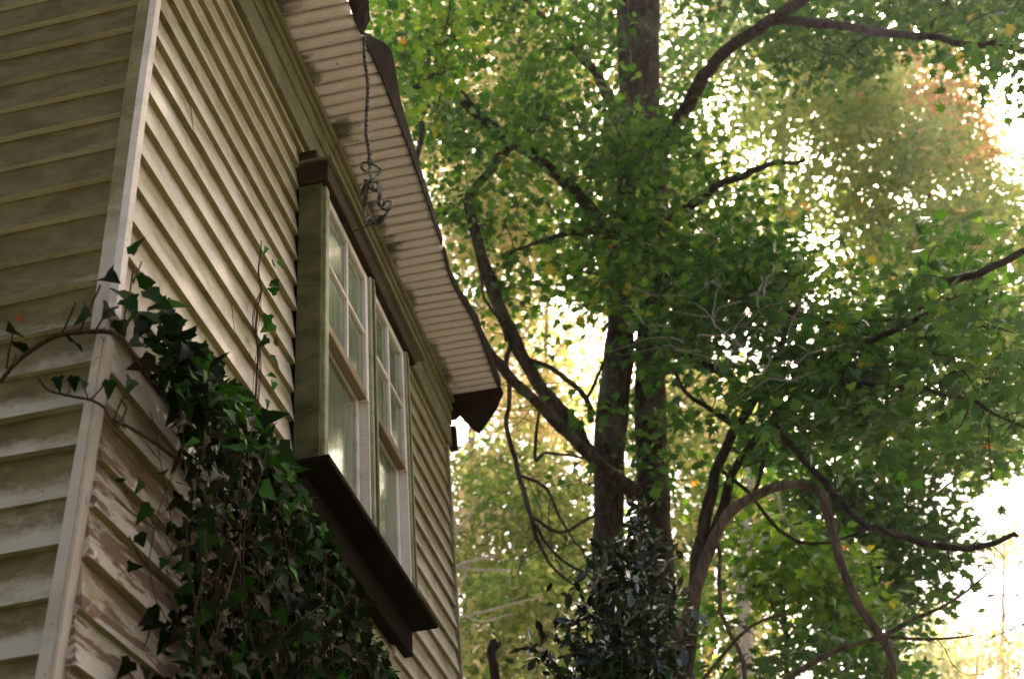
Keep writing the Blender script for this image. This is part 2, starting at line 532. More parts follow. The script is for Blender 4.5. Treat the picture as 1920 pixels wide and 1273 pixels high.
BOX_Y0, BOX_Y1 = 1.30, 2.62                     # the window box on the side wall
BOX_Z0, BOX_Z1 = 3.72, 5.42
Z0 = 3.944 - 16 * E_H
side_full = [clapboard_mesh(Y_FAR - 0.057, 'Y', s, 0.004) for s in range(5)]
side_left = [clapboard_mesh(BOX_Y0 - 0.004 - 0.004, 'Y', s + 9, 0.004) for s in range(5)]
side_right = [clapboard_mesh(Y_FAR - 0.06 - BOX_Y1, 'Y', s + 17, 0.003) for s in range(5)]
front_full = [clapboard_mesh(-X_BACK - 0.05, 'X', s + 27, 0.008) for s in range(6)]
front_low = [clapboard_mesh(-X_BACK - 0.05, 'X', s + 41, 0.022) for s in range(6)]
cover = lambda me: me
i = 0
for k in range(40):
    z = Z0 + k * E_H
    if z > 5.50: break
    jz = random.uniform(-0.002, 0.002)
    if z + E_H < BOX_Z0 or z > BOX_Z1:
        link('clapboard', side_full[k % 5], (random.uniform(-0.0245, -0.0230), 0.004, z + jz), side_wall)
    else:
        if k % 4 == 1:                              # two lengths with a butt joint
            a = 0.30 + 0.14 * (k % 7)
            link('clapboard', clapboard_mesh(a, 'Y', k + 60, 0.004), (-0.0235, 0.004, z + jz), side_wall)
            link('clapboard', clapboard_mesh(BOX_Y0 - 0.012 - a, 'Y', k + 80, 0.004), (-0.0215, 0.0075 + a, z + jz + 0.002), side_wall)
        else: link('clapboard', side_left[(k * 3) % 5], (random.uniform(-0.0245, -0.0230), 0.004, z + jz), side_wall)
        link('clapboard', side_right[(k * 2) % 5], (random.uniform(-0.0245, -0.0230), BOX_Y1 + random.uniform(0.0, 0.004), z + jz - 0.006), side_wall)
ZF = 3.973 - 16 * E_H
for k in range(40):
    z = ZF + k * E_H * 1.0
    if z > 6.0: break
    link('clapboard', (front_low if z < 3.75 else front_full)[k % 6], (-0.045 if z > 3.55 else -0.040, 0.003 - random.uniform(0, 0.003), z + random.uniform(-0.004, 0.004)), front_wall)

# corner boards: slim above, a wider one nailed over it below
def bent_board(x0, x1, y0, y1, zs, fx=None):
    mb = MB(); V = []; Fs = []
    for i, z in enumerate(zs):
        o = 0.003 * mnoise.noise((z * 1.3, 4, 1)); a, b = (fx(z) if fx else (x0, x1))
        V += [(a + o, y0 + o, z), (b + o, y0 + o, z), (b + o, y1, z), (a + o, y1, z)]
    n = len(zs)
    for i in range(n - 1):
        for k in range(4):
            Fs.append((i * 4 + k, i * 4 + (k + 1) % 4, (i + 1) * 4 + (k + 1) % 4, (i + 1) * 4 + k))
    Fs += [(3, 2, 1, 0), tuple((n - 1) * 4 + k for k in range(4))]
    mb.add(V, Fs)
    return mb
bent_board(-0.058, -0.0185, -0.027, -0.004, np.linspace(3.56, 5.95, 12)).build('corner_board', M['corner'], house)
bent_board(-0.018, 0.0045, -0.027, 0.0035, np.linspace(3.60, 5.86, 12)).build('corner_board', M['sash'], house)  # paler paint on this side strip stands in for the skylight it catches
LOW = lambda z: min(1.0, max(0.0, (3.53 - z) / 0.9))
bent_board(0, 0, -0.036, -0.004, np.linspace(0.2, 3.535, 16), lambda z: (-0.034 - 0.033 * LOW(z), -0.0135 - 0.022 * LOW(z))).build('corner_board', M['corner'], house)
bent_board(0.0, 0.0225, -0.032, 0.0035, np.linspace(0.2, 3.53, 16), lambda z: (-0.013 - 0.022 * LOW(z), -0.003 - 0.022 * LOW(z))).build('corner_board', M['corner'], house)
# small end board at the far corner
MB().box(-0.024, 0.006, Y_FAR - 0.036, Y_FAR + 0.004, 0.2, 5.5).build('corner_board', M['side'], house)

# frieze and mouldings below the eave
fr = MB().box(-0.024, 0.020, 0.022, Y_FAR + 0.02, 5.505, 5.655).build('frieze_board', M['frieze'], house, bevel=0.003)
MB().box(-0.024, 0.028, 0.022, Y_FAR + 0.02, 5.658, 5.752).build('frieze_board', M['frieze'], house, bevel=0.004)
mo = MB()
for a, (x, z0, z1) in enumerate([(0.040, 5.754, 5.787), (0.030, 5.789, 5.810), (0.052, 5.812, 5.846)]):
    mo.box(-0.024, x, 0.022, Y_FAR + 0.02, z0, z1)
mo.build('frieze_moulding', M['frieze'], house, bevel=0.004)

# roof: corrugated sheets under the overhang, tin roof above, dark bent edge
roof = MB()
zr = lambda x: 5.985 - 0.30 * x
V = [(0.30, -0.35, zr(0.30)), (0.30, Y_FAR + 0.03, zr(0.30)), (-2.0, Y_FAR + 0.03, 6.65 + 0.0), (-2.0, -0.35, 6.65), (-4.4, Y_FAR + 0.03, 5.93), (-4.4, -0.35, 5.93)]
V += [(x, y, z + 0.008) for x, y, z in V]
roof.add(V, [(0, 1, 2, 3), (3, 2, 4, 5), (9, 8, 7, 6), (11, 10, 8, 9), (0, 6, 7, 1), (1, 7, 8, 2), (2, 8, 10, 4), (4, 10, 11, 5), (5, 11, 9, 3), (3, 9, 6, 0)])
roof = roof.build('roof', M['roof'], house)

EDGE = np.array([(-0.4, 0.40), (0.6, 0.400), (0.88, 0.335), (1.0, 0.325), (1.13, 0.340), (1.4, 0.352), (1.74, 0.350), (2.07, 0.343), (2.35, 0.334), (2.576, 0.326), (2.80, 0.306), (2.95, 0.311), (3.10, 0.328), (3.263, 0.344), (3.56, 0.342), (3.893, 0.337), (4.1, 0.335)])
def edge_x(y): return float(np.interp(y, EDGE[:, 0], EDGE[:, 1]))
def sag(x, y):                                   # the tin has settled and dents a little
    t = max(0, x) / 0.35
    return -0.010 * t * (1 + math.sin(y * 2.1)) * 0.5 + 0.006 * mnoise.noise((x * 4, y * 2.2, 0.3)) * t
SHEET = LAM * 10
ys = -0.35
k = 0
while ys < Y_FAR + 0.01:
    y1 = min(ys + SHEET + LAM * 0.6, Y_FAR + 0.02)
    ny = int((y1 - ys) / (LAM / 12)) + 1
    xs = np.linspace(0.0, 1.0, 9)
    V = []; Fs = []
    lift = 0.0 if k % 2 == 0 else 0.0035
    for a in range(ny + 1):
        y = ys + (y1 - ys) * a / ny
        ph = 2 * math.pi * y / LAM
        for t in xs:
            x = 0.004 + t * (edge_x(y) + 0.004 * math.sin(ph) - 0.004)
            c = math.cos(ph)
            V.append((x, y, 5.866 + lift + 0.017 * (1 - abs(math.sin(ph / 2))) ** 1.25 + sag(x, y)))
    m = len(xs)
    for a in range(ny):
        for b in range(m - 1):
            Fs.append((a * m + b, a * m + b + 1, (a + 1) * m + b + 1, (a + 1) * m + b))
    mb = MB(); mb.add(V, Fs)
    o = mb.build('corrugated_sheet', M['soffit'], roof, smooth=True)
    sm = o.modifiers.new('thickness', 'SOLIDIFY'); sm.thickness = 0.0014; sm.offset = 1
    ys += SHEET; k += 1

def edge_strip(y0, y1, n, xf, zb, zt, lf=None, thick=0.006):
    V = []; Fs = []
    for i in range(n + 1):
        y = y0 + (y1 - y0) * i / n
        x = xf(y); b = zb(y); t = zt(y); lean = lf(y) if lf else 0.25 * (t - b)
        V += [(x, y, b), (x + lean, y, t), (x + lean - thick, y, t), (x - thick, y, b)]
    for i in range(n):
        for k in range(4):
            Fs.append((i * 4 + k, i * 4 + (k + 1) % 4, (i + 1) * 4 + (k + 1) % 4, (i + 1) * 4 + k))
    Fs += [(3, 2, 1, 0), tuple(n * 4 + k for k in range(4))]
    mb = MB(); mb.add(V, Fs); return mb
# the roof edge metal, deep where it has peeled away and thin further along
edge_strip(1.13, 2.56, 22, lambda y: edge_x(y) + 0.003, lambda y: 5.862 + sag(0.35, y) - 0.004,
           lambda y: 5.875 + float(np.interp(y, [1.13, 1.30, 1.45, 1.7, 2.0, 2.56], [0.02, 0.10, 0.08, 0.05, 0.035, 0.022])),
           lambda y: float(np.interp(y, [1.13, 1.30, 1.36, 1.6, 2.0, 2.56], [0.0, 0.062, 0.055, 0.022, 0.012, 0.008]))).build('drip_edge', M['dark_tin'], roof)
edge_strip(0.2, 1.10, 12, lambda y: edge_x(y) + 0.006 + 0.02 * max(0, 1 - y), lambda y: 5.852 + 0.02 * math.sin(y * 9), lambda y: 5.93, lambda y: float(np.interp(y, [0.2, 0.9, 1.0, 1.10], [0.09, 0.085, 0.07, 0.035]))).build('drip_edge', M['dark_tin'], roof)
edge_strip(2.60, Y_FAR + 0.02, 24, lambda y: edge_x(y) + 0.003, lambda y: 5.859 + sag(0.35, y), lambda y: 5.89 + 0.02 * max(0, min(1, (y - 3.0) / 0.3)) + 0.006 * math.sin(y * 31)).build('drip_edge', M['dark_tin'], roof)
# rotten fascia stub and the torn sheet hanging from the far end
h = MB()
T = [(-0.02, 3.972, 5.892), (0.345, 3.972, 5.892), (0.362, 3.975, 5.82), (0.30, 4.00, 5.72), (0.185, 4.015, 5.585), (0.150, 4.015, 5.62), (0.075, 4.00, 5.73), (0.05, 3.99, 5.70), (-0.02, 3.98, 5.70)]
V = T + [(x, y + 0.006, z) for x, y, z in T]; m = len(T)
h.add(V, [tuple(range(m)), tuple(range(m, 2 * m))[::-1]] + [(k, k + m, (k + 1) % m + m, (k + 1) % m) for k in range(m)])
h.build('fascia_end', M['dark_tin'], roof)
MB().box(0.0, 0.045, 3.99, 4.03, 5.50, 5.66).build('fascia_end', M['dark_tin'], roof)
# ---- the double window, built out from the wall as a shallow box
win = MB().box(0.0, 0.030, BOX_Y0 + 0.004, BOX_Y1 - 0.004, 3.90, 5.25).build('window', M['room'], house)  # solid dark backing behind the panes, stands for the unlit room
# cheeks (sides) and front casings
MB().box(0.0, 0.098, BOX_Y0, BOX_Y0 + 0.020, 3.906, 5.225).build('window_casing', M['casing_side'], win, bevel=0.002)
MB().box(0.030, 0.112, BOX_Y0 + 0.0205, BOX_Y0 + 0.062, 3.906, 5.225).build('window_casing', M['casing'], win, bevel=0.003)
MB().box(0.030, 0.115, 1.945, 2.025, 3.906, 5.225).build('mullion', M['casing'], win, bevel=0.004)
MB().box(0.030, 0.124, 1.962, 1.982, 3.908, 5.223).build('mullion', M['casing_side'], win, bevel=0.002)
MB().box(0.0, 0.112, 2.560, BOX_Y1, 3.906, 5.225).build('window_casing', M['casing'], win, bevel=0.003)
MB().box(0.112, 0.118, 2.566, 2.584, 3.908, 5.223).build('window_casing', M['casing_side'], win)
# head: deep dark board with a thin cap
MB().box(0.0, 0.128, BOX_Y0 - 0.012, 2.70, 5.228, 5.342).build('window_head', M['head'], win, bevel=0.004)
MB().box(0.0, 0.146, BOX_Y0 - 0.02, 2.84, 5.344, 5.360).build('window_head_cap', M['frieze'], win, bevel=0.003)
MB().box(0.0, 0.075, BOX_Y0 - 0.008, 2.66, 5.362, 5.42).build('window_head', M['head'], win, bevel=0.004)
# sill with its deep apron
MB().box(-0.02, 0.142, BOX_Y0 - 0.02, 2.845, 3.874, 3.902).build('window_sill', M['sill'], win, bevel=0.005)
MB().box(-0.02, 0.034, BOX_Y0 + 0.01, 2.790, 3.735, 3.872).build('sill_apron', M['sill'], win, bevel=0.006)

def sash(y0, y1, z0, z1, x0, x1, st, top, bot, munt=False, panes=None):
    name = 'sash'
    MB().box(x0, x1, y0, y0 + st, z0, z1).build('sash_stile', M['sash'], win, bevel=0.002)
    MB().box(x0, x1, y1 - st, y1, z0, z1).build('sash_stile', M['sash'], win, bevel=0.002)
    MB().box(x0, x1 - 0.001, y0 + st, y1 - st, z1 - top, z1).build('sash_rail', M['sash'], win, bevel=0.002)
    MB().box(x0, x1 - 0.001, y0 + st, y1 - st, z0, z0 + bot).build('sash_rail', M['rail_under' if munt else 'sash'], win, bevel=0.002)
    ym, zm = (y0 + y1) / 2, (z0 + bot + z1 - top) / 2
    xg = (x0 + x1) / 2
    if munt:
        MB().box(x0 + 0.004, x1 - 0.003, ym - 0.009, ym + 0.009, z0 + bot, z1 - top).build('muntin', M['sash'], win, bevel=0.002)
        for a, b in ((y0 + st, ym - 0.009), (ym + 0.009, y1 - st)):
            MB().box(x0 + 0.004, x1 - 0.004, a, b, zm - 0.008, zm + 0.008).build('muntin', M['sash'], win, bevel=0.002)
            for c, d in ((z0 + bot, zm - 0.008), (zm + 0.008, z1 - top)):
                MB().box(xg - 0.0015, xg + 0.0015, a, b, c, d).build('pane', M['glass'], win)
    else:
        MB().box(xg - 0.0015, xg + 0.0015, y0 + st, y1 - st, z0 + bot, z1 - top).build('pane', M['glass'], win)
for (a, b) in ((1.364, 1.943), (2.027, 2.558)):
    sash(a, b, 4.530, 5.224, 0.062, 0.100, 0.034, 0.040, 0.042, True)      # upper sash stands in front
    sash(a, b, 3.907, 4.575, 0.036, 0.060, 0.048, 0.040, 0.060, False)
    MB().box(0.0318, 0.0335, b - 0.27, b - 0.03, 3.93, 4.52).build('curtain', M['curtain'], win)
    MB().box(0.061, 0.1, b - 0.016, b - 0.001, 3.907, 4.528).build('sash_track', M['sash'], win)

# ------------------------------------------------------------------ the wire that hangs off the eave
wr = empty('dangling_wire', (0.345, 1.13, 5.86), 'twisted black and grey wire dangling in loops from the eave to the window head', 'wire')
def helix(path, r, pitch, phase):
    path = np.asarray(path, float)
    T = np.gradient(path, axis=0); T /= np.linalg.norm(T, axis=1)[:, None]
    s = np.concatenate([[0], np.cumsum(np.linalg.norm(np.diff(path, axis=0), axis=1))])
    out = []
    u = np.array([1.0, 0.1, 0.2])
    for p, t, d in zip(path, T, s):
        u = u - t * np.dot(u, t); u /= np.linalg.norm(u); w = np.cross(t, u)
        a = phase + 2 * math.pi * d / pitch
        out.append(p + r * (math.cos(a) * u + math.sin(a) * w))
    return np.array(out)
dw = lambda x, y, D: P(x, y, D)
DW = float(np.hypot(0.345 - CAM[0], 1.13 - CAM[1]))
wp = [(683, 68), (684, 110), (690, 160), (688, 210), (687, 250), (693, 290), (691, 306)]
path = spline([(*P(x, y, DW), 1) for x, y in wp], 0.008)[:, :3]
for ph in (0, math.pi):
    MB().tube(helix(path, 0.0050, 0.055, ph), 0.0042, 5).build('wire_strand', M['wire'], wr, smooth=True)
loops = [
    [(691, 306), (680, 305), (677, 315), (685, 322), (693, 314), (690, 306), (700, 310), (711, 318), (706, 330), (696, 338), (690, 345)],
    [(694, 300), (692, 320), (694, 340), (683, 338), (690, 352), (703, 358), (709, 346), (700, 342), (697, 350), (705, 360), (712, 352), (709, 370), (708, 382), (714, 390)],
    [(714, 390), (722, 376), (717, 386), (725, 378), (732, 380), (728, 394), (716, 392), (709, 380), (712, 366)],
    [(729, 392), (722, 402), (714, 412), (706, 420), (712, 404), (716, 412), (704, 422), (697, 412), (700, 420), (690, 420)],
    [(690, 345), (684, 356), (676, 366), (681, 352), (687, 344), (683, 372), (681, 386), (687, 356), (684, 380), (682, 396), (684, 416)],
    [(706, 420), (695, 424), (684, 416), (692, 408), (686, 424), (676, 428), (664, 434), (655, 433), (648, 430)],
]
for i, lp in enumerate(loops):
    pts = []
    for j, (x, y) in enumerate(lp):
        pts.append((*P(x, y, DW + 0.035 * math.sin(j * 1.9 + i) + (0.0 if i < 5 else 0.1 * j)), 1))
    q = spline(pts, 0.006)[:, :3]
    MB().tube(q, 0.0034, 5).build('wire_loop', M['wire'], wr, smooth=True)
    MB().tube(q + np.array([0.005, 0.006, 0.005]), 0.0028, 5).build('wire_loop', M['wire'], wr, smooth=True)

# ------------------------------------------------------------------ leaves
def lobed(outline, fold=0.12, droop=0.1):
    o = np.array(outline, float)
    o = np.vstack([o, o[::-1] * np.array([-1, 1])])
    o = o[np.concatenate([[True], np.linalg.norm(np.diff(o, axis=0), axis=1) > 1e-4])]
    if np.linalg.norm(o[0] - o[-1]) < 1e-4: o = o[:-1]
    z = fold * np.abs(o[:, 0]) - droop * (o[:, 1] ** 2)
    V = np.vstack([[0, 0.25, 0], np.column_stack([o, z])])
    n = len(o)
    Fs = [(0, 1 + k, 1 + (k + 1) % n) for k in range(n)]
    return V, Fs
# right half outlines from the stalk end to the tip, unit long
MAPLE = lobed([(0, 0), (0.30, -0.08), (0.24, 0.10), (0.56, 0.22), (0.34, 0.36), (0.44, 0.62), (0.17, 0.56), (0.0, 1.0)], 0.10, 0.15)
MAPLE2 = lobed([(0, 0), (0.27, -0.04), (0.22, 0.12), (0.46, 0.26), (0.30, 0.38), (0.36, 0.64), (0.15, 0.58), (0.0, 1.0)], 0.42, 0.40)
MAPLE3 = lobed([(0, 0), (0.28, -0.06), (0.25, 0.14), (0.50, 0.16), (0.33, 0.34), (0.46, 0.56), (0.18, 0.55), (0.03, 0.95)], -0.22, 0.55)
IVY2 = lobed([(0, 0.02), (0.22, -0.05), (0.40, 0.22), (0.26, 0.38), (0.20, 0.60), (0.0, 1.0)], 0.38, 0.35)
IVY = lobed([(0, 0.02), (0.26, -0.08), (0.50, 0.16), (0.30, 0.36), (0.26, 0.52), (0.0, 1.0)], 0.14, 0.12)
MAPLES = [MAPLE, MAPLE2, MAPLE3]; IVYS = [IVY, IVY2]
OVAL = lobed([(0, 0), (0.20, 0.25), (0.22, 0.55), (0.0, 1.0)], 0.22, 0.12)
OVATE = lobed([(0, 0), (0.26, 0.2), (0.27, 0.5), (0.0, 1.0)], 0.15, 0.15)

def rot_mats(n, yaw, tilt_sd, base=None):
    """leaf frames: local z is the leaf normal, y its length; base: mean normals (n,3) or None for up"""
    tx = rng.normal(0, tilt_sd, n); ty = rng.normal(0, tilt_sd, n)
    cz, sz = np.cos(yaw), np.sin(yaw)
    Rz = np.zeros((n, 3, 3)); Rz[:, 0, 0] = cz; Rz[:, 0, 1] = -sz; Rz[:, 1, 0] = sz; Rz[:, 1, 1] = cz; Rz[:, 2, 2] = 1
    Rx = np.zeros((n, 3, 3)); c, s = np.cos(tx), np.sin(tx); Rx[:, 0, 0] = 1; Rx[:, 1, 1] = c; Rx[:, 1, 2] = -s; Rx[:, 2, 1] = s; Rx[:, 2, 2] = c
    Ry = np.zeros((n, 3, 3)); c, s = np.cos(ty), np.sin(ty); Ry[:, 1, 1] = 1; Ry[:, 0, 0] = c; Ry[:, 0, 2] = s; Ry[:, 2, 0] = -s; Ry[:, 2, 2] = c
    R = Rz @ Rx @ Ry
    if base is not None:
        z = base / np.linalg.norm(base, axis=1)[:, None]
        x = np.cross(np.array([0, 0, 1.0]) + 0.01 * rng.normal(size=z.shape), z); x /= np.linalg.norm(x, axis=1)[:, None]
        y = np.cross(z, x)
        B = np.stack([x, y, z], axis=2)
        R = B @ R
    return R

LEAFMESH = {}
def leaf_mesh(key, tpl, tint, mat):
    if key not in LEAFMESH:
        V, Fs = tpl
        flat = [i for f in Fs for i in f]
        LEAFMESH[key] = mesh_np('leaf', V, flat, [len(f) for f in Fs], mat, True, tint=np.tile(tint, (len(V), 1)))
    return LEAFMESH[key]

def in_view(C):
    v = (RC @ (C - CAM).T).T
    x = 960 + F * v[:, 0] / v[:, 2]; y = 636.5 + F * v[:, 1] / v[:, 2]
    return (v[:, 2] > 0) & (x > 0) & (x < 1920) & (y > 0) & (y < 1273), np.linalg.norm(C - CAM, axis=1)

def build_leaves(parent, C, R, S, tints, tpl, mat, key, singles=0, name='foliage', order=None):
    """the `singles` leaves that show largest become leaf objects, the rest one stuff part"""
    if isinstance(tpl, list):                    # several leaf shapes: share the leaves out
        which = rng.integers(0, len(tpl), len(C))
        for v, t in enumerate(tpl):
            w = which == v
            build_leaves(parent, C[w], R[w], S[w], (tints[0], tints[1][w]), t, mat, key + str(v), singles // len(tpl), name, None if order is None else order[w])
        return
    V0, Fs = tpl
    pal, idx = tints
    n = len(C)
    pick = np.zeros(n, bool)
    if singles:
        vis, dist = in_view(C)
        score = np.where(vis, S / dist, -1)
        if order is not None: score = np.where(vis, order, -1e9)
        best = np.argsort(-score)[:singles]
        pick[best] = True
        pl = WLOC[parent.name]
        for i in best:
            me = leaf_mesh((key, int(idx[i])), tpl, pal[idx[i]], mat)
            o = bpy.data.objects.new('leaf', me)
            COL.objects.link(o)
            o.parent = parent
            Mx = np.eye(4); Mx[:3, :3] = R[i] * S[i]; Mx[:3, 3] = C[i] - pl
            o.matrix_basis = Matrix(Mx.tolist())
    keep = ~pick
    if keep.sum():
        Vw = np.einsum('nij,vj->nvi', R[keep] * S[keep][:, None, None], V0) + C[keep][:, None, :]
        m, nv = Vw.shape[:2]
        base = np.array([i for f in Fs for i in f])
        flat = (base[None, :] + (np.arange(m) * nv)[:, None]).ravel()
        sizes = np.tile([len(f) for f in Fs], m)
        tint = np.repeat(pal[idx[keep]], nv, axis=0)
        me = mesh_np(name, Vw.reshape(-1, 3) - WLOC[parent.name], flat, sizes, mat, tint=tint)
        o = link(name, me, WLOC[parent.name], parent)
        tag(o, kind='stuff')
        return o

def inside(poly, x, y):
    poly = np.asarray(poly, float)
    c = np.zeros(len(x), bool)
    j = len(poly) - 1
    for i in range(len(poly)):
        xi, yi = poly[i]; xj, yj = poly[j]
        m = ((yi > y) != (yj > y)) & (x < (xj - xi) * (y - yi) / (yj - yi + 1e-12) + xi)
        c ^= m
        j = i
    return c

def sample(poly, n, d0, d1, clump=0.5, scale=160.0, seed=0):
    """n spray centres inside a region of the crown, between two distances, gathered in clumps"""
    poly = np.asarray(poly, float)
    lo, hi = poly.min(0), poly.max(0)
    out = []
    tries = 0
    while len(out) < n and tries < 400:
        tries += 1
        x = rng.uniform(lo[0], hi[0], 400); y = rng.uniform(lo[1], hi[1], 400)
        ok = inside(poly, x, y)
        for a, b in zip(x[ok], y[ok]):
            D = rng.uniform(d0, d1)
            w = mnoise.noise((a / scale + seed * 7.7, b / scale, D * 0.6 + seed))
            if w > (clump - 0.5) * 0.9 - 0.12 * rng.random():
                out.append((a, b, D))
                if len(out) >= n: break
    return np.array(out)

def sprays(spots, per, radius, flat=0.35, tilt=0.35, size=(0.09, 0.14), weights=None, pal=None, dip=0.35):
    """leaves on little fans of twig round each spot"""
    C = []; Y = []; Sx = []; I = []; centres = []
    pal = np.asarray(pal)
    for (px, py, D) in spots:
        c = P(px, py, D)
        centres.append(c)
        k = max(3, int(rng.normal(per, per * 0.25)))
        d = rng.normal(size=(k, 3)); d /= np.linalg.norm(d, axis=1)[:, None]
        d *= (rng.random(k) ** 0.5)[:, None] * radius
        d[:, 2] *= flat
        slope = rng.normal(0, dip, 2)
        d[:, 2] += d[:, 0] * slope[0] + d[:, 1] * slope[1]
        C.append(c + d)
        Y.append(np.arctan2(-d[:, 0], d[:, 1]) + rng.normal(0, 0.7, k))
        Sx.append(rng.uniform(size[0], size[1], k))
        main = rng.choice(len(pal), p=weights)
        I.append(np.where(rng.random(k) < 0.55, main, rng.choice(len(pal), size=k, p=weights)))
    C = np.vstack(C); Y = np.concatenate(Y); Sx = np.concatenate(Sx); I = np.concatenate(I)
    return C, rot_mats(len(C), Y, tilt), Sx, I, np.array(centres)

def twigs_to(mb, centres, nodes, r0=0.006, maxd=3.0, sides=3, every=1):
    """twigs grow outward: each spray hangs on the nearest wood or on a twig that is already there"""
    nodes = np.asarray(nodes)
    cs = centres[::every]
    d0 = np.array([np.min(np.linalg.norm(nodes - c, axis=1)) for c in cs])
    for c in cs[np.argsort(d0)]:
        d = np.linalg.norm(nodes - c, axis=1)
        j = int(np.argmin(d))
        if d[j] > maxd or d[j] < 0.05: continue
        a = nodes[j]
        mid = (a + c) / 2 + np.array([rng.normal(0, 0.10), rng.normal(0, 0.10), rng.normal(0.06, 0.08)]) * d[j]
        q = spline([(*a, r0 * (0.8 + 0.5 * d[j])), (*mid, r0), (*c, r0 * 0.5)], max(0.10, d[j] / 5), 0.02)
        mb.tube(q[:, :3], q[:, 3], sides, caps=False)
        nodes = np.vstack([nodes, q[len(q) // 2:, :3]])

PAL = np.array([(0.026, 0.080, 0.012), (0.038, 0.106, 0.016), (0.062, 0.146, 0.020), (0.018, 0.060, 0.016),
                (0.120, 0.205, 0.026), (0.30, 0.25, 0.04), (0.42, 0.20, 0.05), (0.10, 0.17, 0.07)])
W_DARK = [0.30, 0.34, 0.16, 0.14, 0.04, 0.008, 0.002, 0.01]
W_MID = [0.20, 0.32, 0.26, 0.06, 0.13, 0.012, 0.003, 0.015]
W_LIGHT = [0.02, 0.10, 0.30, 0.02, 0.46, 0.02, 0.005, 0.075]

def tree_base(rows, D):
    p = P(rows[0][0], rows[0][1], rows[0][3] if len(rows[0]) > 3 else D)
    return (p[0], p[1], ground_h(p[0], p[1]))

def wood(parent, name, path, mat, sides=10, rough=0.12, seed=0):
    mb = MB().tube(path[:, :3], path[:, 3], sides, rough, seed)
    return mb.build(name, mat, parent, smooth=True)

def trunk_path(rows, D, step=0.16, flare=1.35, jitter=0.012):
    """like limb_path, carried down to the ground below the frame"""
    q = limb_path(rows, D, step, jitter)
    b = q[0]
    g = ground_h(b[0], b[1]) - 0.15
    d = q[min(6, len(q) - 1)] - q[0]
    lean = d[:2] / max(0.2, d[2])
    steps = np.linspace(g, b[2], 9)[:-1]
    add = []
    for z in steps:
        t = (b[2] - z)
        add.append((b[0] - lean[0] * t * 0.5, b[1] - lean[1] * t * 0.5, z, b[3] * (1 + (flare - 1) * (t / (b[2] - g)) ** 1.5)))
    return np.vstack([add, q])

def sprouts(mb, path, per_m, length, r=0.0035):
    """small forked dead twigs along a limb"""
    seg = np.linalg.norm(np.diff(path[:, :3], axis=0), axis=1)
    for i in range(1, len(path) - 1):
        if rng.random() > per_m * seg[i]: continue
        T = path[i + 1, :3] - path[i, :3]; T /= np.linalg.norm(T)
        d = rng.normal(size=3); d -= T * np.dot(d, T); d /= np.linalg.norm(d)
        d = d + T * rng.uniform(0.3, 1.0); d /= np.linalg.norm(d)
        L = length * rng.uniform(0.35, 1.3)
        p0 = path[i, :3]; k = rng.normal(0, 0.22, 3) * L
        p1 = p0 + d * L * 0.5 + k; p2 = p0 + d * L + k * 0.4 + np.array([0, 0, rng.uniform(-0.1, 0.25)]) * L
        q = spline([(*p0, r * 1.3), (*p1, r), (*p2, r * 0.4)], L / 7, 0.02)
        mb.tube(q[:, :3], q[:, 3], 4, caps=False)
        e = rng.normal(size=3) * 0.5 + d; e /= np.linalg.norm(e)
        q = spline([(*p1, r * 0.8), (*(p1 + e * L * 0.25 + rng.normal(0, 0.05, 3) * L), r * 0.6), (*(p1 + e * L * 0.5), r * 0.3)], L / 8, 0.02)
        mb.tube(q[:, :3], q[:, 3], 4, caps=False)

# ------------------------------------------------------------------ the big double-stemmed maple
D0 = 9.0
rowsL = [(1142, 1273, 72), (1140, 1120, 64), (1141, 980, 60), (1143, 850, 62), (1152, 750, 62), (1163, 650, 56), (1166, 560, 50), (1172, 430, 40), (1176, 300, 34), (1175, 190, 28), (1168, 60, 24), (1163, -120, 20)]
rowsR = [(1236, 1273, 84, 9.1), (1232, 1120, 74, 9.1), (1226, 980, 66, 9.1), (1222, 860, 62, 9.1), (1220, 740, 60, 9.1), (1224, 620, 58, 9.1), (1231, 500, 54, 9.1), (1228, 380, 52, 9.1), (1216, 240, 50, 9.1), (1209, 110, 54, 9.1), (1207, 0, 58, 9.1), (1200, -160, 50, 9.1)]
pb = P(1190, 1273, 9.05)
maple = empty('maple_tree', (pb[0], pb[1], ground_h(pb[0], pb[1])), 'big dark green maple with twin trunks, tallest tree beside the house', 'tree')
rowsL = [(r[0], r[1], r[2] * 1.42) for r in rowsL]; rowsR = [(r[0], r[1], r[2] * 1.42, r[3]) for r in rowsR]
wood(maple, 'trunk', trunk_path(rowsL, D0), M['bark'], 16, 0.13, 1)
wood(maple, 'trunk', trunk_path(rowsR, 9.1), M['bark'], 16, 0.13, 5)
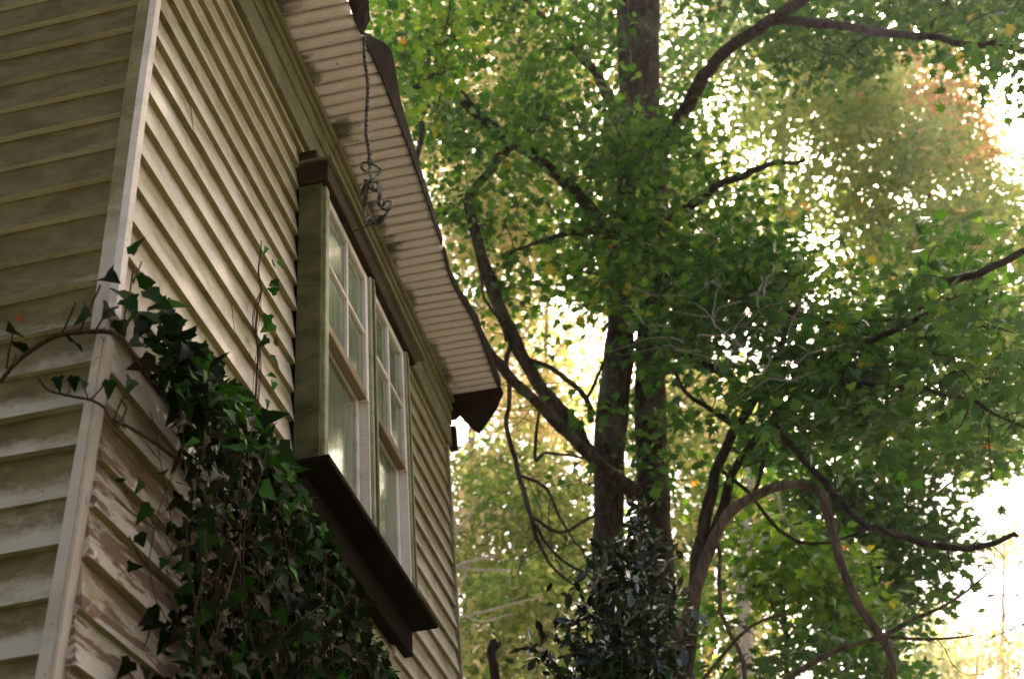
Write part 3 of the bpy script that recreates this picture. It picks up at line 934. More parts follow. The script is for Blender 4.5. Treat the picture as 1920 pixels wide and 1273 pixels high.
LIMBS = [
    [(1112, 850, 30), (1050, 765, 30, 8.8), (1000, 700, 30, 8.6), (962, 640, 32, 8.5), (930, 565, 30, 8.4), (907, 490, 26, 8.3), (893, 420, 24, 8.2), (886, 372, 20, 8.2), (906, 340, 18, 8.15), (935, 300, 20, 8.1), (962, 268, 22, 8.0)],
    [(1190, 930, 36), (1140, 880, 32, 8.7), (1090, 835, 28, 8.4), (1035, 785, 26, 8.1), (980, 730, 23, 7.8), (938, 690, 24, 7.6), (905, 655, 22, 7.5), (880, 585, 15, 7.4), (845, 520, 11, 7.3)],
    [(1165, 480, 34), (1110, 400, 30, 8.8), (1060, 345, 28, 8.5), (1020, 310, 26, 8.2), (962, 266, 25, 8.0), (915, 228, 24, 7.9), (872, 190, 22, 7.8), (828, 152, 18, 7.7), (790, 160, 14, 7.6), (760, 175, 10, 7.5)],
    [(1108, 790, 18), (1098, 745, 16, 8.8), (1068, 712, 14, 8.7), (1030, 690, 13, 8.6), (985, 672, 11, 8.6)],
    [(1102, 745, 9, 8.8), (1120, 705, 9, 8.7), (1138, 660, 7, 8.6), (1150, 610, 5, 8.6)],
    [(957, 645, 13, 8.5), (955, 710, 12, 8.4), (952, 800, 12, 8.3), (970, 880, 13, 8.3), (992, 950, 14, 8.3), (1010, 1005, 11, 8.3), (1032, 1050, 8, 8.3), (1060, 1085, 6, 8.3), (1100, 1115, 4, 8.3)],
    [(972, 890, 8, 8.3), (1010, 905, 9, 8.25), (1040, 930, 8, 8.2), (1058, 965, 7, 8.2), (1075, 1010, 5, 8.2), (1110, 1075, 4, 8.2)],
    [(1000, 970, 9, 8.3), (1040, 990, 9, 8.3), (1070, 995, 9, 8.4), (1110, 975, 8, 8.6), (1140, 955, 8, 8.8)],
    [(1018, 742, 7, 8.5), (1006, 800, 8, 8.4), (1003, 850, 9, 8.4), (1006, 862, 8, 8.4), (1020, 846, 8, 8.4), (1050, 848, 8, 8.5), (1085, 855, 8, 8.6), (1115, 860, 8, 8.8)],
    [(1006, 985, 10, 8.3), (1040, 1030, 8, 8.3), (1075, 1060, 7, 8.3), (1115, 1090, 6, 8.3)],
    [(1236, 300, 36, 9.1), (1280, 215, 36, 8.8), (1320, 145, 33, 8.5), (1360, 95, 31, 8.2), (1420, 55, 30, 7.9), (1470, 28, 30, 7.7), (1520, -10, 27, 7.5), (1600, -70, 22, 7.3)],
    [(1450, 42, 22, 7.8), (1520, 44, 23, 7.6), (1580, 52, 22, 7.4), (1640, 66, 20, 7.2), (1720, 76, 18, 7.0), (1790, 78, 17, 6.9), (1860, 84, 15, 6.8), (1930, 96, 13, 6.7), (2030, 100, 9, 6.6)],
    [(1160, 235, 30), (1145, 185, 28, 8.9), (1118, 138, 23, 8.8), (1088, 98, 19, 8.7), (1050, 62, 15, 8.6), (1000, 20, 11, 8.5), (950, -30, 8, 8.4)],
    [(1250, 640, 20, 9.1), (1300, 670, 22, 8.9), (1350, 695, 24, 8.7), (1400, 735, 20, 8.5), (1450, 760, 12, 8.4)],
    [(1252, 560, 26, 9.1), (1320, 545, 24, 8.8), (1400, 560, 20, 8.5), (1480, 590, 18, 8.2), (1560, 605, 14, 8.0), (1650, 600, 10, 7.8), (1740, 570, 7, 7.6)],
    [(1240, 430, 26, 9.1), (1310, 370, 22, 8.8), (1380, 330, 18, 8.5), (1440, 310, 12, 8.2), (1510, 300, 8, 8.0)],
    [(790, 230, 14, 7.6), (792, 255, 14, 7.6), (785, 285, 13, 7.6), (778, 310, 11, 7.6)],
    [(1130, 430, 22, 8.9), (1075, 440, 17, 8.6), (1010, 455, 11, 8.3), (950, 480, 7, 8.1)],
    [(895, 480, 9, 8.3), (905, 560, 8, 8.3), (935, 600, 10, 8.35), (950, 640, 12, 8.45)],
]
nodes = []
for i, L in enumerate(LIMBS):
    q = limb_path([(r[0], r[1], r[2] * (1.25 if i in (0, 1, 2, 12, 14, 15) else 1.08), *r[3:]) for r in L], D0, 0.08, 0.045)
    nodes.append(q[:, :3])
    wood(maple, 'limb', q, M['bark_dark' if i in (2, 10, 11, 13) else 'bark'], 8, 0.14, i)
for rws, D in ((rowsL, D0), (rowsR, 9.1)):
    q = limb_path(rws, D, 0.25, 0)
    nodes.append(q[len(q) // 2:, :3])
mb = MB()
for i in (5, 6, 7, 8, 9, 3, 1, 0): sprouts(mb, nodes[i][:, [0, 1, 2, 2]], 3.0, 0.45)
tag(mb.build('bare_twigs', M['bark_dark'], maple), kind='stuff')
nodes = np.vstack(nodes)

REG = [  # polygon in the photograph's pixels, sprays, near, far, clump, weights
    ([(690, -200), (860, -200), (1150, -200), (1135, 60), (1110, 230), (1060, 330), (960, 330), (900, 390), (840, 440), (790, 330), (740, 160), (690, 60)], 270, 7.5, 9.8, 0.50, W_MID),
    ([(830, 300), (980, 330), (1130, 260), (1250, 230), (1300, 420), (1260, 540), (1140, 560), (1060, 520), (1000, 410), (900, 440)], 135, 7.8, 9.8, 0.50, W_MID),
    ([(1130, 210), (1280, 230), (1330, 330), (1460, 360), (1480, 560), (1330, 600), (1120, 570), (1080, 470)], 115, 7.6, 10.6, 0.52, W_MID),
    ([(1250, -220), (1560, -220), (2060, -220), (2060, 60), (1880, 70), (1740, 60), (1600, 130), (1460, 170), (1380, 120), (1310, 230), (1255, 150)], 420, 8.3, 11.0, 0.38, W_DARK),
    ([(1200, 500), (1450, 440), (1560, 500), (1660, 500), (1820, 540), (1880, 600), (1870, 760), (1760, 830), (1600, 800), (1500, 720), (1400, 700), (1260, 680)], 260, 7.4, 9.8, 0.46, W_DARK),
    ([(1780, 60), (2000, 60), (2000, 160), (1900, 170), (1830, 120)], 14, 6.2, 7.4, 0.35, W_DARK),
    ([(860, 500), (960, 470), (1040, 500), (1090, 560), (1060, 640), (1000, 640), (940, 580), (870, 540)], 14, 8.0, 9.0, 0.45, W_MID),
    ([(1130, 560), (1280, 560), (1290, 700), (1180, 640)], 16, 8.2, 8.9, 0.45, W_DARK),
    ([(1110, 760), (1260, 760), (1260, 900), (1120, 880)], 10, 8.2, 8.7, 0.4, W_DARK),
    ([(620, -650), (1200, -800), (1900, -750), (2000, -220), (1150, -200), (700, -200)], 420, 6.5, 11.5, 0.40, W_MID),  # crown beyond the frame, added to shade the leaves below
    ([(700, -60), (850, -60), (860, 120), (800, 220), (740, 150)], 16, 5.6, 6.4, 0.4, W_LIGHT),
]
mC = []; mR = []; mS = []; mI = []; mc = []
for i, (poly, n, d0, d1, cl, w) in enumerate(REG):
    sp = sample(poly, n, d0, d1, cl, 150, i)
    c, r, s, idx, ce = sprays(sp, 21, 0.44, 0.32, 0.48, (0.050, 0.105), w, PAL)
    mC.append(c); mR.append(r); mS.append(s); mI.append(idx); mc.append(ce)
mC = np.vstack(mC); mR = np.vstack(mR); mS = np.concatenate(mS); mI = np.concatenate(mI); mc = np.vstack(mc)
tw = MB(); twigs_to(tw, mc, nodes, 0.006, 2.6)
tag(tw.build('twigs', M['bark_dark'], maple), kind='stuff')
build_leaves(maple, mC, mR, mS, (PAL, mI), MAPLES, M['leaf'], 'maple', 290, 'foliage')
# bare lichen-grey twigs in front of the trunks
dt = MB()
for k in range(26):
    x, y = rng.uniform(1180, 1560), rng.uniform(540, 720)
    D = rng.uniform(6.6, 7.4); a = rng.uniform(-0.5, 0.6) if rng.random() < 0.7 else rng.uniform(0.8, 1.8); L = rng.uniform(60, 190)
    s = rng.choice([-1, 1])
    pts = []
    for t in np.linspace(0, 1, 6):
        pts.append((x + s * L * t * math.cos(a) + rng.normal(0, 6), y - L * 0.5 * t * math.sin(a) + 14 * math.sin(t * 5 + k) + rng.normal(0, 5), (1 - t) * rng.uniform(3.2, 5.4) + 1.5, D + 0.2 * t))
    q = limb_path(pts, D, 0.06, 0.01)
    dt.tube(q[:, :3], q[:, 3], 4, caps=False)
tag(dt.build('bare_twigs', M['twig_grey'], maple), kind='stuff')

# ------------------------------------------------------------------ generic tree builder
def grow_tree(name, label, D, trunks, limbs, regs, bark, pal, leafmat, tpl, per=14, radius=0.45, size=(0.08, 0.13), flat=0.35, tilt=0.45, singles=0, key=None, group=None, twig=True, maxd=3.5, twig_r=0.006, cat='tree', limb_mats=None, twig_every=1, bare=0):
    p = P(trunks[0][0][0], trunks[0][0][1], trunks[0][0][3] if len(trunks[0][0]) > 3 else D)
    root = empty(name, (p[0], p[1], ground_h(p[0], p[1])), label, cat, group)
    nd = []; dead = MB()
    for i, t in enumerate(trunks):
        q = trunk_path(t, D, 0.10, 1.35, 0.04)
        nd.append(q[:, :3])
        wood(root, 'trunk', q, bark, 10, 0.12, D + i)
    for i, t in enumerate(limbs):
        q = limb_path(t, D, 0.07, 0.045)
        nd.append(q[:, :3])
        wood(root, 'limb', q, limb_mats[i] if limb_mats else bark, 7, 0.16, D + i * 3)
        if bare: sprouts(dead, q, bare, 0.5)
    if bare:
        sprouts(dead, nd[0][9:], bare, 0.5)
        if dead.v: tag(dead.build('bare_twigs', bark, root), kind='stuff')
    nd = np.vstack(nd)
    Cs = []; Rs = []; Ss = []; Is = []; ces = []
    for i, (poly, n, d0, d1, cl, w) in enumerate(regs):
        sp = sample(poly, n, d0, d1, cl, 140, D * 3 + i)
        if len(sp) == 0: continue
        c, r, s, idx, ce = sprays(sp, per, radius, flat, tilt, size, w, pal)
        Cs.append(c); Rs.append(r); Ss.append(s); Is.append(idx); ces.append(ce)
    if Cs:
        if twig:
            mb = MB(); twigs_to(mb, np.vstack(ces), nd, twig_r, maxd, 3, twig_every)
            if mb.v: tag(mb.build('twigs', bark, root), kind='stuff')
        build_leaves(root, np.vstack(Cs), np.vstack(Rs), np.concatenate(Ss), (pal, np.concatenate(Is)), tpl, leafmat, key or name, singles, 'foliage')
    return root

# leaning tree with forked stems right of the maple
grow_tree('leaning_tree', 'dark tree with crooked forked stems leaning right, just right of the twin trunks', 7.8,
    [[(1283, 1273, 42), (1298, 1150, 40), (1315, 1030, 37), (1334, 920, 33), (1368, 840, 28), (1408, 765, 24), (1446, 690, 20), (1476, 620, 15), (1500, 560, 10)]],
    [[(1312, 1060, 22), (1350, 965, 26), (1372, 895, 25), (1412, 832, 23), (1462, 775, 22), (1510, 720, 20), (1570, 672, 18), (1650, 628, 19), (1740, 585, 14), (1820, 545, 9)],
     [(1452, 795, 20, 7.5), (1490, 838, 19, 7.3), (1530, 895, 19, 7.2), (1570, 938, 19, 7.1), (1630, 982, 18, 7.0), (1700, 1012, 18, 6.9), (1770, 1034, 18, 6.8), (1835, 1036, 16, 6.75), (1876, 1024, 14, 6.7), (1906, 1005, 12, 6.7)],
     [(1455, 755, 22, 7.6), (1440, 830, 16, 7.6), (1425, 880, 13, 7.6), (1412, 925, 10, 7.7)],
     [(1380, 800, 18), (1330, 760, 14, 7.6), (1285, 730, 10, 7.5), (1262, 690, 7, 7.4)],
     [(1350, 870, 12, 7.9), (1400, 920, 10, 7.9), (1450, 985, 10, 7.9), (1500, 1022, 10, 7.9), (1560, 1018, 8, 7.9), (1640, 990, 5, 7.9)],
     [(1510, 715, 14, 7.7), (1600, 720, 13, 7.5), (1700, 720, 11, 7.3), (1800, 745, 9, 7.1), (1920, 800, 6, 7.0)],
     [(1780, 528, 22, 7.0), (1830, 512, 22, 6.9), (1880, 488, 20, 6.8), (1935, 466, 18, 6.7)]],
    [([(1330, 640), (1560, 600), (1680, 640), (1680, 780), (1500, 860), (1330, 800)], 42, 7.0, 8.4, 0.5, W_DARK),
     ([(1320, 700), (1560, 700), (1660, 830), (1500, 850), (1380, 830)], 26, 7.3, 8.2, 0.5, W_DARK),
     ([(1690, 480), (1930, 400), (2000, 620), (1930, 820), (1760, 780)], 40, 6.6, 8.0, 0.5, W_DARK)],
    M['bark_dark'], PAL, M['leaf'], MAPLES, 14, 0.4, (0.07, 0.12), singles=60, key='maple', bare=3.0)

# bent dead sapling arching over
grow_tree('bent_sapling', 'bare brown sapling arched over, its tip hanging right of the leaning tree', 7.2,
    [[(1318, 1060, 34), (1335, 1010, 33), (1365, 965, 30), (1405, 930, 27), (1450, 913, 25), (1500, 912, 25), (1535, 932, 26), (1556, 990, 25), (1572, 1045, 25), (1595, 1105, 24), (1632, 1165, 24), (1660, 1215, 24), (1672, 1290, 20)]],
    [[(1345, 1000, 10), (1350, 1070, 11), (1360, 1140, 12), (1385, 1210, 12), (1405, 1290, 13)]],
    [], M['bark_grey'], PAL, M['leaf'], MAPLES, bare=2.5)
# fallen branch crossing the lower right
fbt = MB()
fb = empty('fallen_branch', tuple(P(1480, 1290, 6.4)), 'thin bare branch slanting up to the right across the hanging tip of the bent sapling', 'branch')
for rws in ([(1440, 1310, 17), (1500, 1258, 16), (1570, 1218, 14), (1650, 1195, 13), (1700, 1165, 11), (1760, 1138, 8), (1810, 1105, 6), (1870, 1060, 3)], [(1655, 1194, 9), (1720, 1198, 8), (1780, 1195, 6), (1826, 1190, 4)], [(1300, 1290, 8, 6.8), (1360, 1220, 9, 6.7), (1410, 1170, 8, 6.6), (1470, 1150, 6, 6.5)]):
    q = limb_path(rws, 6.4, 0.08, 0.015)
    wood(fb, 'stem', q, M['bark_grey'], 7, 0.15, 2)
    sprouts(fbt, q, 5, 0.35, 0.002)
if fbt.v: tag(fbt.build('bare_twigs', M['bark_grey'], fb), kind='stuff')

# young maple with light leaves, lower right
grow_tree('young_maple', 'low young maple with bright light green leaves under the bent sapling', 10.5,
    [[(1470, 1290, 16), (1475, 1180, 12), (1470, 1080, 8)]],
    [[(1474, 1200, 9), (1530, 1140, 7), (1600, 1100, 5)], [(1474, 1180, 9), (1430, 1110, 7), (1400, 1080, 5)]],
    [([(1390, 1040), (1500, 1000), (1600, 1040), (1650, 1120), (1620, 1200), (1500, 1260), (1400, 1240), (1370, 1140)], 90, 9.6, 11.2, 0.46, W_LIGHT),
     ([(1270, 880), (1420, 900), (1450, 1020), (1330, 1060)], 20, 10, 11.5, 0.5, W_LIGHT),
     ([(1290, 1060), (1380, 1040), (1360, 1290), (1260, 1290)], 16, 10, 11, 0.5, W_MID),
     ([(1380, 1230), (1700, 1180), (1700, 1330), (1380, 1330)], 40, 9, 11, 0.5, W_DARK)],
    M['bark_grey'], PAL, M['leaf'], MAPLES, 16, 0.42, (0.08, 0.13), singles=60, key='maple')

# dark dense tree on the right, behind the leaning tree
grow_tree('round_tree', 'dense dark green tree at lower right whose crown hangs down against the white sky', 13.0,
    [[(1640, 1290, 40), (1640, 1150, 34), (1650, 1000, 26), (1660, 860, 18)]],
    [[(1645, 1050, 18), (1720, 960, 12), (1790, 900, 7)], [(1648, 1000, 16), (1560, 930, 12), (1500, 870, 8)], [(1642, 1120, 16), (1720, 1080, 10), (1780, 1060, 6)]],
    [([(1440, 800), (1640, 780), (1720, 860), (1760, 960), (1810, 1060), (1760, 1130), (1680, 1190), (1560, 1150), (1500, 1000)], 300, 11.8, 14.0, 0.42, W_DARK),
     ([(1600, 790), (1850, 760), (1880, 880), (1790, 930), (1700, 880)], 80, 12, 14, 0.5, W_MID)],
    M['bark_dark'], PAL, M['leaf'], MAPLES, 16, 0.5, (0.08, 0.13), tilt=0.5)

# tall tree, bark lightened as if sunlit, with light and orange foliage, right and behind
PALO = np.array([(0.20, 0.27, 0.10), (0.26, 0.32, 0.12), (0.32, 0.33, 0.13), (0.52, 0.31, 0.19), (0.56, 0.38, 0.26), (0.13, 0.20, 0.09)])  # leaf tints lightened to paint in the washed-out flare
grow_tree('pale_trunk_tree', 'tall tree with a pale sunlit trunk and light green crown right of the twin maple', 17.0,
    [[(1400, 1290, 46), (1396, 1150, 40), (1398, 1060, 36), (1405, 940, 32), (1425, 800, 30), (1445, 620, 26), (1462, 460, 22), (1467, 330, 18), (1468, 220, 14), (1460, 100, 10)]],
    [[(1465, 430, 18), (1500, 370, 15), (1530, 310, 13), (1552, 260, 11), (1585, 200, 7)], [(1495, 375, 9), (1520, 300, 8), (1535, 230, 6)], [(1452, 560, 16), (1540, 470, 12), (1640, 400, 8), (1720, 330, 6)],
     [(1468, 250, 9), (1430, 190, 7), (1380, 150, 5)], [(1464, 200, 8), (1490, 190, 8), (1510, 185, 6)]],
    [([(1440, 130), (1560, 90), (1680, 140), (1660, 260), (1560, 260), (1470, 210)], 210, 15, 19, 0.45, [0.35, 0.4, 0.15, 0.03, 0.02, 0.05]),
     ([(1500, 400), (1620, 280), (1780, 240), (1840, 330), (1850, 480), (1720, 470), (1600, 520)], 310, 15.5, 18.5, 0.52, [0.5, 0.3, 0.08, 0.02, 0.0, 0.1]),
     ([(1400, 160), (1600, 200), (1600, 420), (1420, 420)], 100, 16, 18, 0.5, [0.5, 0.3, 0.08, 0.02, 0.0, 0.1])],
    M['bark_sunlit'], PALO, M['leaf_far'], OVATE, 22, 0.6, (0.10, 0.17), tilt=0.6, maxd=5)
grow_tree('autumn_tree', 'tree turning orange at upper right beside the open white sky', 20.0,
    [[(1670, 1290, 40), (1680, 900, 32), (1715, 600, 24), (1740, 380, 16), (1730, 220, 9)]],
    [[(1725, 540, 14), (1800, 430, 10), (1850, 380, 6)], [(1738, 420, 12), (1700, 340, 9), (1660, 240, 6)]],
    [([(1640, 120), (1740, 90), (1820, 130), (1850, 250), (1810, 330), (1690, 300)], 200, 18.5, 21.5, 0.48, [0.10, 0.12, 0.14, 0.30, 0.34, 0.0]),
     ([(1720, 260), (1850, 270), (1870, 330), (1780, 350)], 18, 18.5, 21.5, 0.5, [0.2, 0.2, 0.2, 0.25, 0.1, 0.05]),
     ([(1800, 320), (1930, 350), (1990, 500), (1960, 760), (1880, 900), (1800, 880), (1780, 520)], 260, 17, 21, 0.48, [0.45, 0.25, 0.1, 0.04, 0.01, 0.15])],
    M['bark_grey'], PALO, M['leaf_far'], OVATE, 22, 0.7, (0.11, 0.18), tilt=0.6, maxd=5)

# sunlit woods behind: yellow and light green, seen through the branches left of the trunks
PALY = np.array([(0.24, 0.29, 0.10), (0.37, 0.36, 0.18), (0.52, 0.44, 0.31), (0.62, 0.49, 0.43), (0.12, 0.19, 0.055), (0.55, 0.40, 0.30)])  # tints made paler and pinker to paint a hazy veil over the woods
WY = [0.28, 0.30, 0.18, 0.10, 0.10, 0.04]
WG = [0.34, 0.22, 0.06, 0.04, 0.32, 0.02]
grow_tree('yellow_tree', 'sunlit yellowing tree behind the eave corner, furthest left of the woods', 24.0,
    [[(885, 1290, 30), (880, 1000, 24), (890, 700, 18), (900, 480, 12)]],
    [[(884, 820, 10), (940, 700, 8), (1000, 600, 5)], [(888, 700, 9), (840, 560, 6), (810, 420, 5)]],
    [([(680, -40), (1000, -40), (1060, 160), (1020, 330), (900, 420), (800, 340), (720, 180)], 520, 20, 28, 0.34, [0.22, 0.30, 0.26, 0.12, 0.06, 0.04]),
     ([(830, 380), (960, 380), (1000, 480), (960, 620), (880, 600)], 130, 22, 27, 0.44, [0.2, 0.35, 0.25, 0.12, 0.04, 0.04])],
    M['bark_sunlit'], PALY, M['leaf_far'], OVATE, 24, 0.9, (0.16, 0.26), tilt=0.6, maxd=6, twig_r=0.009)
grow_tree('birch', 'slim pale tree with sparse yellow leaves seen between the maple limbs', 27.0,
    [[(1010, 1290, 20), (1012, 950, 18), (1020, 700, 13), (1030, 480, 9)]],
    [[(1012, 900, 8), (1060, 780, 6), (1100, 660, 4)], [(1015, 800, 8), (960, 690, 6), (920, 600, 4)], [(1020, 700, 6), (1080, 600, 5), (1120, 540, 3)]],
    [([(900, 560), (1060, 520), (1130, 600), (1130, 800), (1060, 850), (920, 800), (860, 700)], 190, 25, 30, 0.42, [0.16, 0.30, 0.26, 0.22, 0.04, 0.02]),
     ([(1250, 620), (1420, 700), (1420, 900), (1260, 900)], 110, 25, 30, 0.42, WG)],
    M['bark_sunlit'], PALY, M['leaf_far'], OVATE, 20, 0.9, (0.15, 0.26), tilt=0.6, maxd=6, twig_r=0.010)
grow_tree('understory_tree', 'sunlit yellow green understory tree right of the far house corner', 19.0,
    [[(960, 1290, 24), (955, 1180, 18), (960, 1050, 12), (970, 940, 7)]],
    [[(957, 1150, 10), (890, 1090, 7), (850, 1060, 5)], [(958, 1110, 9), (1020, 1060, 7), (1080, 1030, 4)], [(956, 1200, 9), (900, 1180, 7), (850, 1170, 5)]],
    [([(840, 860), (960, 820), (1080, 880), (1120, 1000), (1120, 1290), (840, 1290)], 520, 16.5, 22, 0.36, WG),
     ([(850, 1040), (1000, 960), (1110, 1000), (1100, 1100), (900, 1120)], 50, 15.5, 18, 0.46, [0.35, 0.1, 0.02, 0.02, 0.5, 0.01])],
    M['bark_sunlit'], PALY, M['leaf_far'], OVATE, 24, 0.6, (0.12, 0.19), flat=0.4, tilt=0.5, maxd=4, twig_r=0.008)
grow_tree('thicket_tree', 'bushy yellow green tree behind the gap between the twin trunks and the leaning tree', 22.0,
    [[(1300, 1290, 24), (1305, 1100, 18), (1310, 940, 10)]],
    [[(1303, 1150, 10), (1260, 1050, 7), (1230, 980, 5)], [(1305, 1080, 10), (1360, 990, 7), (1400, 930, 5)]],
    [([(1170, 700), (1420, 720), (1520, 860), (1480, 1040), (1420, 1290), (1180, 1290), (1170, 900)], 360, 20, 25, 0.38, WG)],
    M['bark_grey'], PALY, M['leaf_far'], OVATE, 22, 0.7, (0.15, 0.24), tilt=0.6, maxd=5, twig_r=0.008)
PALF = np.array([(0.24, 0.30, 0.17), (0.34, 0.37, 0.24), (0.46, 0.41, 0.30), (0.56, 0.42, 0.36), (0.2, 0.25, 0.14), (0.5, 0.36, 0.28)])
PALM = np.array([(0.085, 0.145, 0.03), (0.13, 0.19, 0.04), (0.20, 0.23, 0.055), (0.32, 0.28, 0.09), (0.06, 0.11, 0.025)])
grow_tree('tall_tree', 'tall green and yellow tree standing behind the twin maple trunks', 26.0,
    [[(1330, 1290, 34), (1328, 900, 28), (1322, 500, 20), (1315, 150, 10), (1312, -60, 6)]],
    [[(1324, 600, 12), (1230, 430, 8), (1150, 280, 5)], [(1322, 500, 12), (1420, 330, 8), (1500, 180, 5)], [(1318, 300, 9), (1230, 130, 6), (1150, 0, 4)]],
    [([(1000, -120), (1480, -120), (1500, 160), (1440, 260), (1480, 500), (1300, 640), (1120, 560), (1000, 520), (930, 200)], 780, 23, 29, 0.36, [0.3, 0.3, 0.2, 0.12, 0.08])],
    M['bark_grey'], PALM, M['leaf_far'], OVATE, 24, 0.9, (0.18, 0.28), tilt=0.6, maxd=6, twig_r=0.009)
grow_tree('spreading_tree', 'spreading green tree behind the long bare limb at the top right', 21.0,
    [[(2090, 1290, 40), (2085, 800, 32), (2070, 400, 24), (2050, 100, 16), (2030, -100, 9)]],
    [[(2055, 150, 16), (1880, 40, 10), (1700, 10, 6)], [(2045, 60, 12), (1850, -60, 8), (1650, -100, 5)]],
    [([(1480, -160), (2020, -160), (2000, 40), (1850, 90), (1700, 140), (1560, 130), (1460, 110)], 260, 19, 23, 0.40, [0.3, 0.3, 0.14, 0.04, 0.22]),
     ([(1620, 480), (1800, 440), (1860, 600), (1700, 680), (1560, 620)], 90, 19, 23, 0.42, [0.3, 0.3, 0.14, 0.04, 0.22])],
    M['bark_grey'], PALM, M['leaf_far'], OVATE, 24, 0.7, (0.15, 0.24), tilt=0.6, maxd=6, twig_r=0.009)
# far pale trees in the open at lower right
for nm, lab, cx, cy, w, hgt, D, wt in [
    ('far_tree', 'hazy pale tree with rosy crown in the far lower right corner', 1830, 1240, 110, 70, 46, [0.1, 0.2, 0.3, 0.34, 0.0, 0.06]),
    ('far_tree', 'hazy pale green tree at the lower right, left of the rosy one', 1745, 1210, 70, 90, 42, [0.3, 0.4, 0.2, 0.05, 0.05, 0.0]),
    ('far_tree', 'faint small tree top showing behind the upturned branch tip at right', 1880, 1030, 40, 50, 48, [0.2, 0.4, 0.3, 0.1, 0.0, 0.0])]:
    poly = [(cx + w * math.cos(a), cy + hgt * math.sin(a)) for a in np.linspace(0, 2 * math.pi, 13)[:-1]]
    grow_tree(nm, lab, D, [[(cx, 1300, 14), (cx, (cy + 1300) / 2, 10), (cx + 4, cy - 10, 5)]], [], [(poly, int(w * hgt / 110), D - 2, D + 2, 0.42, wt)],
              M['bark_sunlit'], PALF, M['leaf_far'], OVATE, 22, 1.0, (0.18, 0.3), tilt=0.7, maxd=8, twig_r=0.02, group='far trees in the open')
# conifer sprigs reaching in at the right edge
con = P(2080, 1290, 7.0)
cf = empty('young_conifer', (con[0], con[1], ground_h(con[0], con[1])), 'dark conifer whose needle tips reach in at the lower right edge', 'conifer')
q = trunk_path([(2060, 1290, 40, 7.0), (2060, 1100, 30, 7.0), (2060, 900, 18, 7.0)], 7.0)
wood(cf, 'trunk', q, M['bark_dark'], 8)
cl = MB(); nC = []; nY = []
for (x0, y0, x1, y1) in [(2060, 980, 1900, 1060), (2060, 1060, 1872, 1160), (2060, 1130, 1840, 1205), (2060, 1000, 1905, 985), (2060, 1190, 1900, 1265), (2060, 1090, 1895, 1120)]:
    q = limb_path([(x0, y0, 8), ((x0 + x1) / 2, (y0 + y1) / 2 - 8, 5), (x1, y1, 2)], 7.0, 0.05, 0.01)
    cl.tube(q[:, :3], q[:, 3], 4, caps=False)
    for p in q[3:]:
        for k in range(5):
            nC.append(p[:3]); nY.append(rng.uniform(0, 6.28))
tag(cl.build('branches', M['bark_dark'], cf), kind='stuff')
nC = np.array(nC); NEED = (np.array([(0, 0, 0), (0.05, 0.4, 0.01), (0, 1, 0), (-0.05, 0.4, 0.01)]), [(0, 1, 2, 3)])
build_leaves(cf, nC, rot_mats(len(nC), np.array(nY), 0.6), rng.uniform(0.05, 0.09, len(nC)), (PAL, rng.choice([0, 3], len(nC))), NEED, M['leaf'], 'needle', 0, 'needles')

# broken dark post / snag
sn = P(926, 1273, 9.0)
snag = empty('broken_snag', (sn[0], sn[1], ground_h(sn[0], sn[1])), 'short black broken snag standing beside the far house corner', 'snag')
q = trunk_path([(930, 1290, 30), (928, 1262, 28), (925, 1240, 27), (922, 1220, 25), (926, 1205, 22), (930, 1199, 12)], 9.0, 0.05, 1.2, 0.01)
wood(snag, 'trunk', q, M['dark_tin'], 9, 0.3, 3)
q = limb_path([(926, 1216, 18), (934, 1208, 14), (938, 1202, 7)], 9.0, 0.02, 0)
wood(snag, 'stub', q, M['dark_tin'], 6, 0.2, 3)

# sunlit dead branches in the understory
for lab, rows, D in [
    ('pale dead branch with a forked twig low beside the house corner', [[(850, 1065, 9), (885, 1052, 10), (930, 1040, 7)], [(850, 1062, 8), (900, 1068, 8), (960, 1070, 4)], [(880, 1058, 6), (870, 1085, 7), (862, 1105, 5)]], 15.0),
    ('long pale dead branch sloping up right above the black snag', [[(850, 1160, 5), (900, 1148, 7), (950, 1135, 6), (1020, 1118, 4)], [(850, 1140, 4), (900, 1165, 5), (960, 1150, 3)]], 15.0),
    ('pale forked dead stem against the bright leaves by the house corner', [[(855, 1000, 10), (875, 975, 8), (890, 950, 5)], [(858, 990, 6), (850, 960, 5), (848, 930, 4)]], 15.5),
    ('crooked pale branch lit by sun between the bent sapling and leaning tree', [[(1440, 905, 7), (1458, 930, 9), (1466, 962, 9), (1482, 985, 8), (1500, 1012, 6)], [(1466, 968, 8), (1450, 990, 7), (1428, 1004, 6)]], 10.5)]:
    r = empty('dead_branch', tuple(P(rows[0][0][0], rows[0][0][1], D)), lab, 'branch', 'dead branches in the woods')
    for t in rows:
        wood(r, 'stem', limb_path(t, D, 0.08, 0.015), M['bark_sunlit'], 6, 0.12)

